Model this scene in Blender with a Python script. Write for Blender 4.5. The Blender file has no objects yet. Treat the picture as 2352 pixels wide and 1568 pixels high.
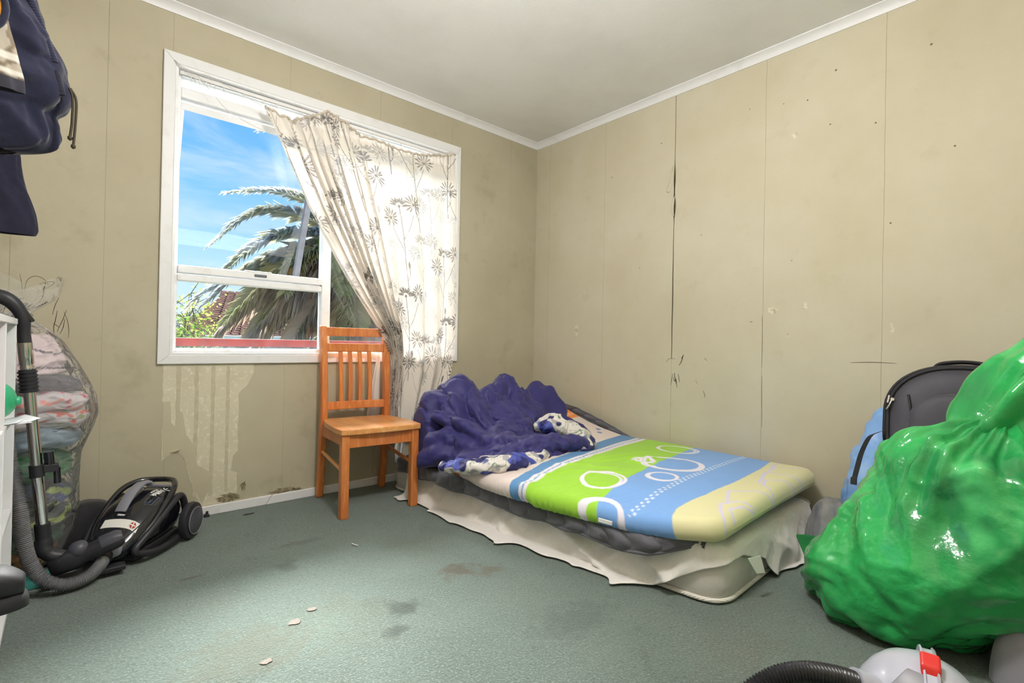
import bpy, math, random
import numpy as np
from mathutils import Matrix, Vector, Euler

random.seed(7)
rng = np.random.default_rng(11)
SC = bpy.context.scene
COL = SC.collection

# ------------------------------------------------------------------ camera
cam_data = bpy.data.cameras.new('camera')
cam_data.sensor_width = 36.0
cam_data.lens = 36.0 * 1152.28 / 2352.0
cam_data.clip_start = 0.02
cam_data.clip_end = 200
cam = bpy.data.objects.new('camera', cam_data)
COL.objects.link(cam)
_F = Vector((0.662118, 0.749384, 0.004837))
_R = Vector((0.749184, -0.662069, 0.019698))
_U = Vector((-0.017963, 0.009419, 0.999794))
_m = Matrix((( _R.x, _U.x, -_F.x, -2.69395), (_R.y, _U.y, -_F.y, -2.79473), (_R.z, _U.z, -_F.z, 0.85727), (0, 0, 0, 1)))
cam.matrix_world = _m
SC.camera = cam

# ------------------------------------------------------------------ sky, sun, exposure
SC.view_settings.view_transform = 'Standard'
SC.view_settings.look = 'None'
SC.view_settings.gamma = 1.0
SC.view_settings.use_curve_mapping = False
SC.view_settings.exposure = 0.22

world = bpy.data.worlds.new('sky')
SC.world = world
world.use_nodes = True
wn, wl = world.node_tree.nodes, world.node_tree.links
wn.clear()
w_out = wn.new('ShaderNodeOutputWorld')
w_bg = wn.new('ShaderNodeBackground')
w_tc = wn.new('ShaderNodeTexCoord')
w_sep = wn.new('ShaderNodeSeparateXYZ')
w_ramp = wn.new('ShaderNodeValToRGB')
cr = w_ramp.color_ramp
cr.elements[0].position = 0.0
cr.elements[0].color = (0.72, 0.86, 1.0, 1)
cr.elements[1].position = 0.42
cr.elements[1].color = (0.10, 0.40, 0.95, 1)
e = cr.elements.new(0.12); e.color = (0.50, 0.77, 1.0, 1)
e = cr.elements.new(0.26); e.color = (0.24, 0.57, 1.0, 1)
w_map = wn.new('ShaderNodeMapping')
w_map.inputs['Scale'].default_value = (2.2, 2.2, 9.0)
w_map.inputs['Rotation'].default_value = (0.0, 0.25, 0.0)
w_noise = wn.new('ShaderNodeTexNoise')
w_noise.inputs['Scale'].default_value = 1.3
w_noise.inputs['Detail'].default_value = 7
w_noise.inputs['Roughness'].default_value = 0.58
w_noise.inputs['Distortion'].default_value = 0.6
w_cr = wn.new('ShaderNodeValToRGB')
w_cr.color_ramp.elements[0].position = 0.48
w_cr.color_ramp.elements[0].color = (0, 0, 0, 1)
w_cr.color_ramp.elements[1].position = 0.80
w_cr.color_ramp.elements[1].color = (0.75, 0.75, 0.75, 1)
w_mix = wn.new('ShaderNodeMixRGB')
w_mix.inputs['Color2'].default_value = (0.90, 0.95, 1.0, 1)
wl.new(w_tc.outputs['Generated'], w_sep.inputs[0])
wl.new(w_sep.outputs['Z'], w_ramp.inputs[0])
wl.new(w_tc.outputs['Generated'], w_map.inputs[0])
wl.new(w_map.outputs[0], w_noise.inputs['Vector'])
wl.new(w_noise.outputs['Fac'], w_cr.inputs[0])
wl.new(w_cr.outputs[0], w_mix.inputs['Fac'])
wl.new(w_ramp.outputs[0], w_mix.inputs['Color1'])
wl.new(w_mix.outputs[0], w_bg.inputs['Color'])
w_bg.inputs['Strength'].default_value = 1.05
wl.new(w_bg.outputs[0], w_out.inputs[0])

SUN_E = 30.0
sun_data = bpy.data.lights.new('sun', 'SUN')
sun_data.energy = SUN_E
sun_data.angle = math.radians(30)
sun_data.color = (1.0, 0.97, 0.92)
sun = bpy.data.objects.new('sun', sun_data)
COL.objects.link(sun)
sun.rotation_euler = Vector((-0.15, -0.74, -0.66)).to_track_quat('-Z', 'Y').to_euler()

LAMP_W = 74.0

# ------------------------------------------------------------------ helpers: colour, noise, meshes
def srgb(r, g, b):
    def f(c):
        c /= 255.0
        return c / 12.92 if c <= 0.04045 else ((c + 0.055) / 1.055) ** 2.4
    return (f(r), f(g), f(b), 1.0)

_perm = np.random.default_rng(5).permutation(256)
_grad = np.random.default_rng(6).normal(size=(256, 3))
_grad /= np.linalg.norm(_grad, axis=1)[:, None]

def noise3(p):
    """gradient noise, p (...,3) -> (...) about -0.7..0.7"""
    p = np.asarray(p, float)
    i = np.floor(p).astype(int)
    f = p - i
    u = f * f * f * (f * (f * 6 - 15) + 10)
    def g(dx, dy, dz):
        h = _perm[(_perm[(_perm[(i[..., 0] + dx) & 255] + i[..., 1] + dy) & 255] + i[..., 2] + dz) & 255]
        v = _grad[h]
        return v[..., 0] * (f[..., 0] - dx) + v[..., 1] * (f[..., 1] - dy) + v[..., 2] * (f[..., 2] - dz)
    def L(a, b, t): return a + (b - a) * t
    x00 = L(g(0, 0, 0), g(1, 0, 0), u[..., 0]); x10 = L(g(0, 1, 0), g(1, 1, 0), u[..., 0])
    x01 = L(g(0, 0, 1), g(1, 0, 1), u[..., 0]); x11 = L(g(0, 1, 1), g(1, 1, 1), u[..., 0])
    return L(L(x00, x10, u[..., 1]), L(x01, x11, u[..., 1]), u[..., 2]) * 1.5

def fbm(p, oct=3, gain=0.5):
    p = np.asarray(p, float)
    a, s, o = 1.0, 0.0, 0.0
    for k in range(oct):
        s = s + a * noise3(p * 2 ** k + 17.3 * k)
        a *= gain
    return s

def sstep(a, b, x):
    t = np.clip((np.asarray(x, float) - a) / (b - a), 0, 1)
    return t * t * (3 - 2 * t)

def catmull(pts, n):
    pts = np.asarray(pts, float)
    P = np.vstack([2 * pts[0] - pts[1], pts, 2 * pts[-1] - pts[-2]])
    seg = np.linalg.norm(np.diff(pts, axis=0), axis=1)
    cum = np.concatenate([[0], np.cumsum(seg)])
    out = []
    for s in np.linspace(0, cum[-1], n):
        k = min(np.searchsorted(cum, s, 'right') - 1, len(seg) - 1)
        t = (s - cum[k]) / max(seg[k], 1e-9)
        p0, p1, p2, p3 = P[k], P[k + 1], P[k + 2], P[k + 3]
        out.append(0.5 * ((2 * p1) + (-p0 + p2) * t + (2 * p0 - 5 * p1 + 4 * p2 - p3) * t * t + (-p0 + 3 * p1 - 3 * p2 + p3) * t ** 3))
    return np.array(out)

class MB:
    """collects geometry for one mesh object"""
    def __init__(self):
        self.v, self.f = [], []
    def add(self, verts, faces, mtx=None):
        b = len(self.v)
        for p in verts:
            p = Vector(p)
            self.v.append(tuple(mtx @ p) if mtx is not None else tuple(p))
        self.f += [tuple(b + i for i in f) for f in faces]
        return self
    def box(self, lo, hi, mtx=None):
        (a, b, c), (d, e, f) = lo, hi
        vs = [(a, b, c), (d, b, c), (d, e, c), (a, e, c), (a, b, f), (d, b, f), (d, e, f), (a, e, f)]
        return self.add(vs, [(0, 3, 2, 1), (4, 5, 6, 7), (0, 1, 5, 4), (1, 2, 6, 5), (2, 3, 7, 6), (3, 0, 4, 7)], mtx)
    def hexa(self, eight):
        return self.add(eight, [(0, 3, 2, 1), (4, 5, 6, 7), (0, 1, 5, 4), (1, 2, 6, 5), (2, 3, 7, 6), (3, 0, 4, 7)])
    def prism(self, poly, z0, z1, mtx=None):
        n = len(poly)
        vs = [(x, y, z0) for x, y in poly] + [(x, y, z1) for x, y in poly]
        fs = [tuple(range(n - 1, -1, -1)), tuple(range(n, 2 * n))] + [(i, (i + 1) % n, n + (i + 1) % n, n + i) for i in range(n)]
        return self.add(vs, fs, mtx)
    def rings(self, R, cap=True, closed=True):
        """R (m,n,3) rings joined along m; n closed around"""
        R = np.asarray(R, float)
        m, n = R.shape[:2]
        vs = [tuple(p) for p in R.reshape(-1, 3)]
        fs = []
        for i in range(m - 1):
            for j in range(n if closed else n - 1):
                k = (j + 1) % n
                fs.append((i * n + j, i * n + k, (i + 1) * n + k, (i + 1) * n + j))
        if cap and closed:
            fs.append(tuple(range(n - 1, -1, -1)))
            fs.append(tuple(range((m - 1) * n, m * n)))
        return self.add(vs, fs)
    def tube(self, path, r, seg=10, cap=True, flat=1.0):
        path = np.asarray(path, float)
        n = len(path)
        r = np.broadcast_to(np.asarray(r, float), (n,))
        T = np.gradient(path, axis=0)
        T /= np.linalg.norm(T, axis=1)[:, None] + 1e-12
        ref = np.array([0, 0, 1.0]) if abs(T[0, 2]) < 0.9 else np.array([1.0, 0, 0])
        N = np.cross(T[0], ref); N /= np.linalg.norm(N)
        rings = []
        a = np.linspace(0, 2 * np.pi, seg, endpoint=False)
        for i in range(n):
            N = N - T[i] * (N @ T[i]); N /= np.linalg.norm(N) + 1e-12
            B = np.cross(T[i], N)
            rings.append(path[i] + r[i] * (np.cos(a)[:, None] * N + flat * np.sin(a)[:, None] * B))
        return self.rings(rings, cap)
    def lathe(self, prof, seg=24, mtx=None, cap=True):
        a = np.linspace(0, 2 * np.pi, seg, endpoint=False)
        R = np.array([[(r * math.cos(t), r * math.sin(t), z) for t in a] for r, z in prof])
        if mtx is not None:
            b = MB().rings(R, cap)
            return self.add(b.v, b.f, mtx)
        return self.rings(R, cap)
    def grid(self, G, wrap=False):
        G = np.asarray(G, float)
        m, n = G.shape[:2]
        fs = []
        for i in range(m if wrap else m - 1):
            k = (i + 1) % m
            for j in range(n - 1):
                fs.append((i * n + j, k * n + j, k * n + j + 1, i * n + j + 1))
        return self.add([tuple(p) for p in G.reshape(-1, 3)], fs)
    def build(self, name, mat, parent=None, smooth=None, bevel=0, sub=0, solid=0, seg=2, kind=None, label=None):
        me = bpy.data.meshes.new(name)
        me.from_pydata(self.v, [], self.f)
        return link_mesh(name, me, mat, parent, smooth, bevel, sub, solid, seg, kind, label)

def link_mesh(name, me, mat, parent=None, smooth=None, bevel=0, sub=0, solid=0, seg=2, kind=None, label=None):
    me.validate()
    me.update()
    o = bpy.data.objects.new(name, me)
    COL.objects.link(o)
    if mat is not None:
        me.materials.append(mat)
    if smooth is not None:
        me.polygons.foreach_set('use_smooth', [True] * len(me.polygons))
        if smooth < 179:
            me.set_sharp_from_angle(angle=math.radians(smooth))
    if solid:
        md = o.modifiers.new('thickness', 'SOLIDIFY'); md.thickness = solid; md.offset = 0
    if bevel:
        md = o.modifiers.new('bevel', 'BEVEL'); md.width = bevel; md.segments = seg
        md.limit_method = 'ANGLE'; md.angle_limit = math.radians(40)
    if sub:
        md = o.modifiers.new('subdivision', 'SUBSURF'); md.levels = sub; md.render_levels = sub
    if parent is not None:
        o.parent = parent
    if kind: o['kind'] = kind
    if label: o['label'] = label
    return o

def grid_obj(name, G, mat, parent=None, wrap=False, sub=0, solid=0, col=None, kind=None, label=None):
    """fast grid mesh with optional per-point colours (m,n,3)"""
    G = np.asarray(G, float)
    m, n = G.shape[:2]
    I = np.arange(m * n).reshape(m, n)
    if wrap:
        I = np.vstack([I, I[:1]])
    q = np.stack([I[:-1, :-1], I[1:, :-1], I[1:, 1:], I[:-1, 1:]], -1).reshape(-1, 4)
    me = bpy.data.meshes.new(name)
    me.vertices.add(m * n)
    me.vertices.foreach_set('co', G.reshape(-1).astype(np.float32))
    me.loops.add(len(q) * 4)
    me.loops.foreach_set('vertex_index', q.reshape(-1).astype(np.int32))
    me.polygons.add(len(q))
    me.polygons.foreach_set('loop_start', np.arange(0, len(q) * 4, 4, dtype=np.int32))
    me.polygons.foreach_set('use_smooth', np.ones(len(q), bool))
    me.update(calc_edges=True)
    if col is not None:
        a = me.color_attributes.new('print', 'FLOAT_COLOR', 'POINT')
        c = np.ones((m * n, 4), np.float32); c[:, :3] = np.asarray(col).reshape(-1, 3)
        a.data.foreach_set('color', c.reshape(-1))
    return link_mesh(name, me, mat, parent, None, 0, sub, solid, kind=kind, label=label)

def tag(o, label=None, cat=None, group=None, kind=None):
    if label: o['label'] = label
    if cat: o['category'] = cat
    if group: o['group'] = group
    if kind: o['kind'] = kind
    return o

def empty(name, loc=(0, 0, 0), rz=0.0, label=None, cat=None, group=None):
    o = bpy.data.objects.new(name, None)
    COL.objects.link(o)
    o.empty_display_size = 0.05
    o.location = loc
    o.rotation_euler = (0, 0, rz)
    return tag(o, label, cat, group)

def crumple(G, scale=1.15, iters=120, goal=0.03, bend=(2, 4), bk=0.6, wrap=False, amp=0.01, freq=8.0, collide=None, grav=0.0, seed=0, pin=None):
    """relax a cloth whose rest lengths exceed the shape G, so that it buckles into folds"""
    G = np.asarray(G, float)
    X = G.copy()
    ax = (0, 1)
    def normals(Y):
        du = (np.roll(Y, -1, 0) - np.roll(Y, 1, 0)) if wrap else np.gradient(Y, axis=0)
        dv = np.gradient(Y, axis=1)
        nn = np.cross(du, dv)
        return nn / (np.linalg.norm(nn, axis=-1, keepdims=True) + 1e-12)
    N = normals(G)
    X = X + N * (amp * fbm(G * freq + seed * 13.7, 3))[..., None]
    cons = []
    def addc(di, dj, k):
        m, n = G.shape[:2]
        ii = np.arange(m) if (wrap and di) else np.arange(m - di)
        jj = np.arange(max(0, -dj), n - max(0, dj))
        a = (ii[:, None], jj[None, :])
        b = (((ii + di) % m)[:, None], (jj + dj)[None, :])
        r = np.linalg.norm(G[b] - G[a], axis=-1) * scale
        cons.append((a, b, r, k))
    addc(1, 0, 1.0); addc(0, 1, 1.0); addc(1, 1, 0.7); addc(1, -1, 0.7)
    for s in bend:
        addc(s, 0, bk); addc(0, s, bk)
    cnt = np.zeros(G.shape[:2])
    for a, b, r, k in cons:
        np.add.at(cnt, np.broadcast_arrays(*a), 1); np.add.at(cnt, np.broadcast_arrays(*b), 1)
    V = np.zeros_like(X)
    for it in range(iters):
        D = np.zeros_like(X)
        for a, b, r, k in cons:
            d = X[b] - X[a]
            l = np.linalg.norm(d, axis=-1) + 1e-12
            c = d * (k * 0.5 * (l - r) / l)[..., None]
            D[a] += c
            D[b] -= c
        step = D / cnt[..., None] * 2.4
        V = V * 0.55 + step
        X = X + V
        X = X + (G - X) * (goal if pin is None else (goal + pin)[..., None])
        X[..., 2] -= grav
        if collide is not None:
            X = collide(X)
    return X

# ------------------------------------------------------------------ helpers: materials
_mats = {}
def pm(name, col, rough=0.6, metal=0.0, spec=0.5, var=None, bump=None, coat=0.0, sheen=0.0, trans=0.0, ior=1.45, wave=None, emit=None, attr=None, coords='Object', stretch=None, alpha=None, subs=0.0):
    """principled material; var=(scale, second colour, low, high, detail), bump=(scale, strength, distance)"""
    if name in _mats:
        return _mats[name]
    m = bpy.data.materials.new(name)
    m.use_nodes = True
    nt = m.node_tree; N, L = nt.nodes, nt.links
    b = N['Principled BSDF']
    b.inputs['Base Color'].default_value = col
    b.inputs['Roughness'].default_value = rough
    b.inputs['Metallic'].default_value = metal
    b.inputs['Specular IOR Level'].default_value = spec
    b.inputs['IOR'].default_value = ior
    b.inputs['Coat Weight'].default_value = coat
    b.inputs['Sheen Weight'].default_value = sheen
    b.inputs['Transmission Weight'].default_value = trans
    if emit:
        b.inputs['Emission Color'].default_value = emit[0]
        b.inputs['Emission Strength'].default_value = emit[1]
    tc = N.new('ShaderNodeTexCoord')
    vec = tc.outputs[coords]
    if stretch:
        mp = N.new('ShaderNodeMapping'); mp.inputs['Scale'].default_value = stretch
        L.new(vec, mp.inputs[0]); vec = mp.outputs[0]
    src = None
    if attr:
        at = N.new('ShaderNodeAttribute'); at.attribute_name = attr
        src = at.outputs['Color']
        L.new(src, b.inputs['Base Color'])
    if var:
        layers = var if isinstance(var, list) else [var]
        for (sc, c2, lo, hi, det) in layers:
            nz = N.new('ShaderNodeTexNoise')
            nz.inputs['Scale'].default_value = sc
            nz.inputs['Detail'].default_value = det
            nz.inputs['Roughness'].default_value = 0.6
            L.new(vec, nz.inputs['Vector'])
            rp = N.new('ShaderNodeMapRange')
            rp.inputs['From Min'].default_value = lo
            rp.inputs['From Max'].default_value = hi
            L.new(nz.outputs['Fac'], rp.inputs[0])
            mx = N.new('ShaderNodeMixRGB')
            if src is None: mx.inputs['Color1'].default_value = col
            else: L.new(src, mx.inputs['Color1'])
            mx.inputs['Color2'].default_value = c2
            L.new(rp.outputs[0], mx.inputs['Fac'])
            src = mx.outputs[0]
        L.new(src, b.inputs['Base Color'])
    prev = None
    if bump:
        for (sc, st, dist) in (bump if isinstance(bump, list) else [bump]):
            nz = N.new('ShaderNodeTexNoise')
            nz.inputs['Scale'].default_value = sc
            nz.inputs['Detail'].default_value = 4
            L.new(vec, nz.inputs['Vector'])
            bp = N.new('ShaderNodeBump')
            bp.inputs['Strength'].default_value = st
            bp.inputs['Distance'].default_value = dist
            L.new(nz.outputs['Fac'], bp.inputs['Height'])
            if prev is not None: L.new(prev, bp.inputs['Normal'])
            prev = bp.outputs[0]
    if wave:
        (sc, st, dist, axis) = wave
        wv = N.new('ShaderNodeTexWave')
        wv.bands_direction = axis
        wv.inputs['Scale'].default_value = sc
        wv.inputs['Distortion'].default_value = 1.5
        L.new(vec, wv.inputs['Vector'])
        bp = N.new('ShaderNodeBump')
        bp.inputs['Strength'].default_value = st
        bp.inputs['Distance'].default_value = dist
        L.new(wv.outputs['Fac'], bp.inputs['Height'])
        if prev is not None: L.new(prev, bp.inputs['Normal'])
        prev = bp.outputs[0]
    if prev is not None:
        L.new(prev, b.inputs['Normal'])
    _mats[name] = m
    return m

def mat_nodes(name):
    m = bpy.data.materials.new(name)
    m.use_nodes = True
    m.node_tree.nodes.clear()
    _mats[name] = m
    return m, m.node_tree.nodes, m.node_tree.links

def leaf_mat(name, c1, c2, scale=3.0, tl=.62):
    """leaf: diffuse plus light passing through"""
    m, N, L = mat_nodes(name)
    out = N.new('ShaderNodeOutputMaterial'); df = N.new('ShaderNodeBsdfDiffuse'); tr = N.new('ShaderNodeBsdfTranslucent'); mx = N.new('ShaderNodeMixShader')
    tc = N.new('ShaderNodeTexCoord'); nz = N.new('ShaderNodeTexNoise'); nz.inputs['Scale'].default_value = scale; nz.inputs['Detail'].default_value = 3
    mr = N.new('ShaderNodeMapRange'); mr.inputs['From Min'].default_value = .4; mr.inputs['From Max'].default_value = .65
    cm = N.new('ShaderNodeMixRGB'); cm.inputs['Color1'].default_value = c1; cm.inputs['Color2'].default_value = c2
    L.new(tc.outputs['Object'], nz.inputs['Vector']); L.new(nz.outputs['Fac'], mr.inputs[0]); L.new(mr.outputs[0], cm.inputs['Fac'])
    L.new(cm.outputs[0], df.inputs[0]); L.new(cm.outputs[0], tr.inputs[0])
    mx.inputs[0].default_value = tl
    L.new(df.outputs[0], mx.inputs[1]); L.new(tr.outputs[0], mx.inputs[2]); L.new(mx.outputs[0], out.inputs[0])
    return m

def film(name, tint, haze=0.12, haze_col=(0.9, 0.92, 0.95, 1), rough=0.08, bumps=((30, 0.5, 0.01),), gloss=0.9, fres=1.45):
    """thin plastic film: clear, a little milky, glossy"""
    m, N, L = mat_nodes(name)
    out = N.new('ShaderNodeOutputMaterial')
    tr = N.new('ShaderNodeBsdfTransparent'); tr.inputs[0].default_value = tint
    df = N.new('ShaderNodeBsdfDiffuse'); df.inputs[0].default_value = haze_col
    tl = N.new('ShaderNodeBsdfTranslucent'); tl.inputs[0].default_value = haze_col
    gl = N.new('ShaderNodeBsdfGlossy'); gl.inputs[0].default_value = (gloss, gloss, gloss, 1); gl.inputs[1].default_value = rough
    fr = N.new('ShaderNodeFresnel'); fr.inputs[0].default_value = fres
    tc = N.new('ShaderNodeTexCoord')
    prev = None
    for (sc, st, di) in bumps:
        nz = N.new('ShaderNodeTexNoise'); nz.inputs['Scale'].default_value = sc; nz.inputs['Detail'].default_value = 3
        nz.inputs['Distortion'].default_value = 0.8
        L.new(tc.outputs['Object'], nz.inputs['Vector'])
        bp = N.new('ShaderNodeBump'); bp.inputs['Strength'].default_value = st; bp.inputs['Distance'].default_value = di
        L.new(nz.outputs['Fac'], bp.inputs['Height'])
        if prev is not None: L.new(prev, bp.inputs['Normal'])
        prev = bp.outputs[0]
    for nd in (df, gl, fr, tl):
        L.new(prev, nd.inputs['Normal'])
    m0 = N.new('ShaderNodeMixShader'); m0.inputs[0].default_value = 0.5
    L.new(df.outputs[0], m0.inputs[1]); L.new(tl.outputs[0], m0.inputs[2])
    m1 = N.new('ShaderNodeMixShader'); m1.inputs[0].default_value = haze
    L.new(tr.outputs[0], m1.inputs[1]); L.new(m0.outputs[0], m1.inputs[2])
    m2 = N.new('ShaderNodeMixShader')
    L.new(fr.outputs[0], m2.inputs[0]); L.new(m1.outputs[0], m2.inputs[1]); L.new(gl.outputs[0], m2.inputs[2])
    L.new(m2.outputs[0], out.inputs[0])
    return m
# ------------------------------------------------------------------ room shell
X0, Y0, HC = -3.22, -3.15, 2.40
WT = 0.12
HX0, HX1, HZ0, HZ1 = -2.345, -0.755, 0.775, 2.125      # window opening

M_plaster = pm('plaster', srgb(150, 142, 120), 0.9)
M_paper = pm('wallpaper', srgb(200, 194, 174), 0.75, spec=0.25,
             var=[(1.6, srgb(188, 179, 153), 0.35, 0.75, 5), (7.0, srgb(184, 175, 150), 0.60, 0.85, 6), (45.0, srgb(166, 156, 130), 0.72, 0.88, 3)],
             bump=[(420, 0.10, 0.002), (9, 0.12, 0.004)])
M_paper_back = pm('wallpaper_grimy_shaded', srgb(186, 179, 157), 0.75, spec=0.25,  # grime, plus the window wall's backlit shade painted into the base colour
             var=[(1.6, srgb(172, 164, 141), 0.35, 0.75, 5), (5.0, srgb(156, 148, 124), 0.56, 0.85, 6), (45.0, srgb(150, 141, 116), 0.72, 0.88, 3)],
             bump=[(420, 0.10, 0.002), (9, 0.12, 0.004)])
M_paper_mould = pm('wallpaper_mould', srgb(192, 182, 154), 0.8, spec=0.2, stretch=(9, 9, 1.4),
                   var=[(1.1, srgb(160, 150, 122), 0.42, 0.72, 6), (2.6, srgb(112, 103, 80), 0.60, 0.85, 8), (6.0, srgb(140, 130, 104), 0.58, 0.8, 6)],
                   bump=(200, 0.1, 0.002))
M_paper_old = pm('old_wallpaper', srgb(208, 201, 178), 0.8, spec=0.2,
                 var=[(5.0, srgb(196, 188, 164), 0.42, 0.72, 6), (40.0, srgb(224, 218, 198), 0.52, 0.70, 5)], bump=(90, 0.2, 0.003))
M_paint = pm('white_gloss_paint', srgb(232, 230, 228), 0.35, var=[(14, srgb(215, 212, 208), 0.5, 0.8, 5)], bump=(60, 0.05, 0.002))
M_paint_dirty = pm('white_trim_paint', srgb(227, 227, 229), 0.45, var=[(9, srgb(210, 208, 206), 0.55, 0.85, 6), (60, srgb(160, 150, 138), 0.72, 0.85, 3)], bump=(60, 0.06, 0.002))
M_ceiling = pm('ceiling_paint', srgb(238, 237, 236), 0.9, spec=0.2, var=[(2.0, srgb(230, 228, 227), 0.4, 0.7, 4)], bump=[(260, 0.5, 0.004), (60, 0.15, 0.004)])
M_crack = pm('dark_gap', srgb(72, 66, 52), 0.9)
M_pencil = pm('pencil_line', srgb(70, 64, 55), 0.8)

# carpet: short dense green pile with stains
M_carpet, N, L = mat_nodes('carpet')
out = N.new('ShaderNodeOutputMaterial'); b = N.new('ShaderNodeBsdfPrincipled')
b.inputs['Roughness'].default_value = 0.95; b.inputs['Specular IOR Level'].default_value = 0.1
b.inputs['Sheen Weight'].default_value = 0.25
tc = N.new('ShaderNodeTexCoord')
def _nz(scale, detail, rough=0.6, dist=0.0):
    n = N.new('ShaderNodeTexNoise'); n.inputs['Scale'].default_value = scale; n.inputs['Detail'].default_value = detail
    n.inputs['Roughness'].default_value = rough; n.inputs['Distortion'].default_value = dist
    L.new(tc.outputs['Object'], n.inputs['Vector']); return n.outputs['Fac']
def _mr(src, lo, hi):
    r = N.new('ShaderNodeMapRange'); r.inputs['From Min'].default_value = lo; r.inputs['From Max'].default_value = hi
    L.new(src, r.inputs[0]); return r.outputs[0]
def _mix(c1, c2, fac, mode='MIX'):
    m = N.new('ShaderNodeMixRGB'); m.blend_type = mode
    for k, c in (('Color1', c1), ('Color2', c2)):
        if isinstance(c, tuple): m.inputs[k].default_value = c
        else: L.new(c, m.inputs[k])
    L.new(fac, m.inputs['Fac']); return m.outputs[0]
c = _mix(srgb(104, 121, 112), srgb(86, 102, 96), _mr(_nz(1.4, 4), 0.35, 0.7))
c = _mix(c, srgb(98, 106, 94), _mr(_nz(2.6, 6, 0.65), 0.52, 0.75))
c = _mix(c, srgb(72, 80, 73), _mr(_nz(4.5, 8, 0.7, 0.4), 0.60, 0.80))
c = _mix(c, srgb(128, 145, 135), _mr(_nz(150, 4), 0.50, 0.70))
c = _mix(c, srgb(56, 68, 62), _mr(_nz(95, 5, 0.75), 0.54, 0.72))
# a few spots with a shape of their own: a brown spill, two dark blots, a pale patch
def _spot(x, y, rx, ry, col, c, strength=0.8):
    mp = N.new('ShaderNodeMapping'); mp.inputs['Location'].default_value = (-x / rx, -y / ry, 0); mp.inputs['Scale'].default_value = (1 / rx, 1 / ry, 0)
    L.new(tc.outputs['Object'], mp.inputs[0])
    wob = N.new('ShaderNodeTexNoise'); wob.inputs['Scale'].default_value = 22; wob.inputs['Detail'].default_value = 5
    L.new(tc.outputs['Object'], wob.inputs['Vector'])
    ln = N.new('ShaderNodeVectorMath'); ln.operation = 'LENGTH'; L.new(mp.outputs[0], ln.inputs[0])
    ad = N.new('ShaderNodeMath'); ad.operation = 'ADD'; L.new(ln.outputs['Value'], ad.inputs[0])
    ml = N.new('ShaderNodeMath'); ml.operation = 'MULTIPLY_ADD'; L.new(wob.outputs['Fac'], ml.inputs[0]); ml.inputs[1].default_value = 2.2; ml.inputs[2].default_value = -1.1
    L.new(ml.outputs[0], ad.inputs[1])
    r = N.new('ShaderNodeMapRange'); r.inputs['From Min'].default_value = 1.0; r.inputs['From Max'].default_value = 0.4
    r.inputs['To Max'].default_value = strength
    L.new(ad.outputs[0], r.inputs[0])
    return _mix(c, col, r.outputs[0])
for (x, y, rx, ry, col, st) in ((-1.58, -1.25, .09, .06, srgb(82, 76, 58), .8), (-1.49, -1.32, .08, .045, srgb(88, 84, 64), .7), (-1.87, -1.36, .07, .06, srgb(56, 68, 62), .8),
                                (-1.95, -1.46, .05, .04, srgb(56, 68, 62), .7), (-2.06, -.82, .05, .07, srgb(66, 82, 74), .7), (-2.30, -1.30, .2, .16, srgb(104, 106, 92), .5),
                                (-1.93, -.62, .12, .03, srgb(70, 74, 67), .5), (-2.36, -.70, .05, .012, srgb(70, 62, 58), .8), (-1.5, -1.75, .2, .1, srgb(76, 90, 84), .5)):
    c = _spot(x, y, rx, ry, col, c, st)
L.new(c, b.inputs['Base Color'])
h1, h2 = _nz(150, 4, 0.65), _nz(38, 3)
b1 = N.new('ShaderNodeBump'); b1.inputs['Strength'].default_value = 1.0; b1.inputs['Distance'].default_value = 0.010; L.new(h1, b1.inputs['Height'])
b2 = N.new('ShaderNodeBump'); b2.inputs['Strength'].default_value = 0.35; b2.inputs['Distance'].default_value = 0.01; L.new(h2, b2.inputs['Height']); L.new(b1.outputs[0], b2.inputs['Normal'])
L.new(b2.outputs[0], b.inputs['Normal'])
L.new(b.outputs[0], out.inputs[0])

def struct(o):
    o['kind'] = 'structure'
    return o

struct(MB().box((X0 - WT, Y0 - WT, -0.1), (WT, WT, 0.0)).build('floor', M_carpet))
struct(MB().box((X0 - WT, Y0 - WT, HC), (WT, WT, HC + 0.1)).build('ceiling', M_ceiling))
wb = MB()
wb.box((X0 - WT, 0, 0), (HX0, WT, HC)).box((HX1, 0, 0), (WT, WT, HC)).box((HX0, 0, 0), (HX1, WT, HZ0)).box((HX0, 0, HZ1), (HX1, WT, HC))
wall_back = struct(wb.build('wall_back', M_plaster))
wall_right = struct(MB().box((0, Y0 - WT, 0), (WT, 0, HC)).build('wall_right', M_plaster))
wall_left = struct(MB().box((X0 - WT, Y0 - WT, 0), (X0, 0, HC)).build('wall_left', M_paper))
wall_front = struct(MB().box((X0, Y0 - WT, 0), (0, Y0, HC)).build('wall_front', M_paper))

# wallpaper strips on the window wall, cut round the window
PT = 0.0012
seams = [X0, -2.874, -2.587, -2.354, -1.834, -1.314, -0.794, -0.274, 0.0]
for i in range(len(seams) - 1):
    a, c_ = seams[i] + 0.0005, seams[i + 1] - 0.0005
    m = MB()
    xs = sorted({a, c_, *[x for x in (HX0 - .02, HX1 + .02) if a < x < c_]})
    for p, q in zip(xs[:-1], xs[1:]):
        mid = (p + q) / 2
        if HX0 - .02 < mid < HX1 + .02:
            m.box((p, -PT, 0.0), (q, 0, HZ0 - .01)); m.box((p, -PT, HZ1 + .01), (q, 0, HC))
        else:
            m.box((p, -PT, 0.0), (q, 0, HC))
    m.build('wallpaper_strip', M_paper_back, wall_back)

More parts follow.
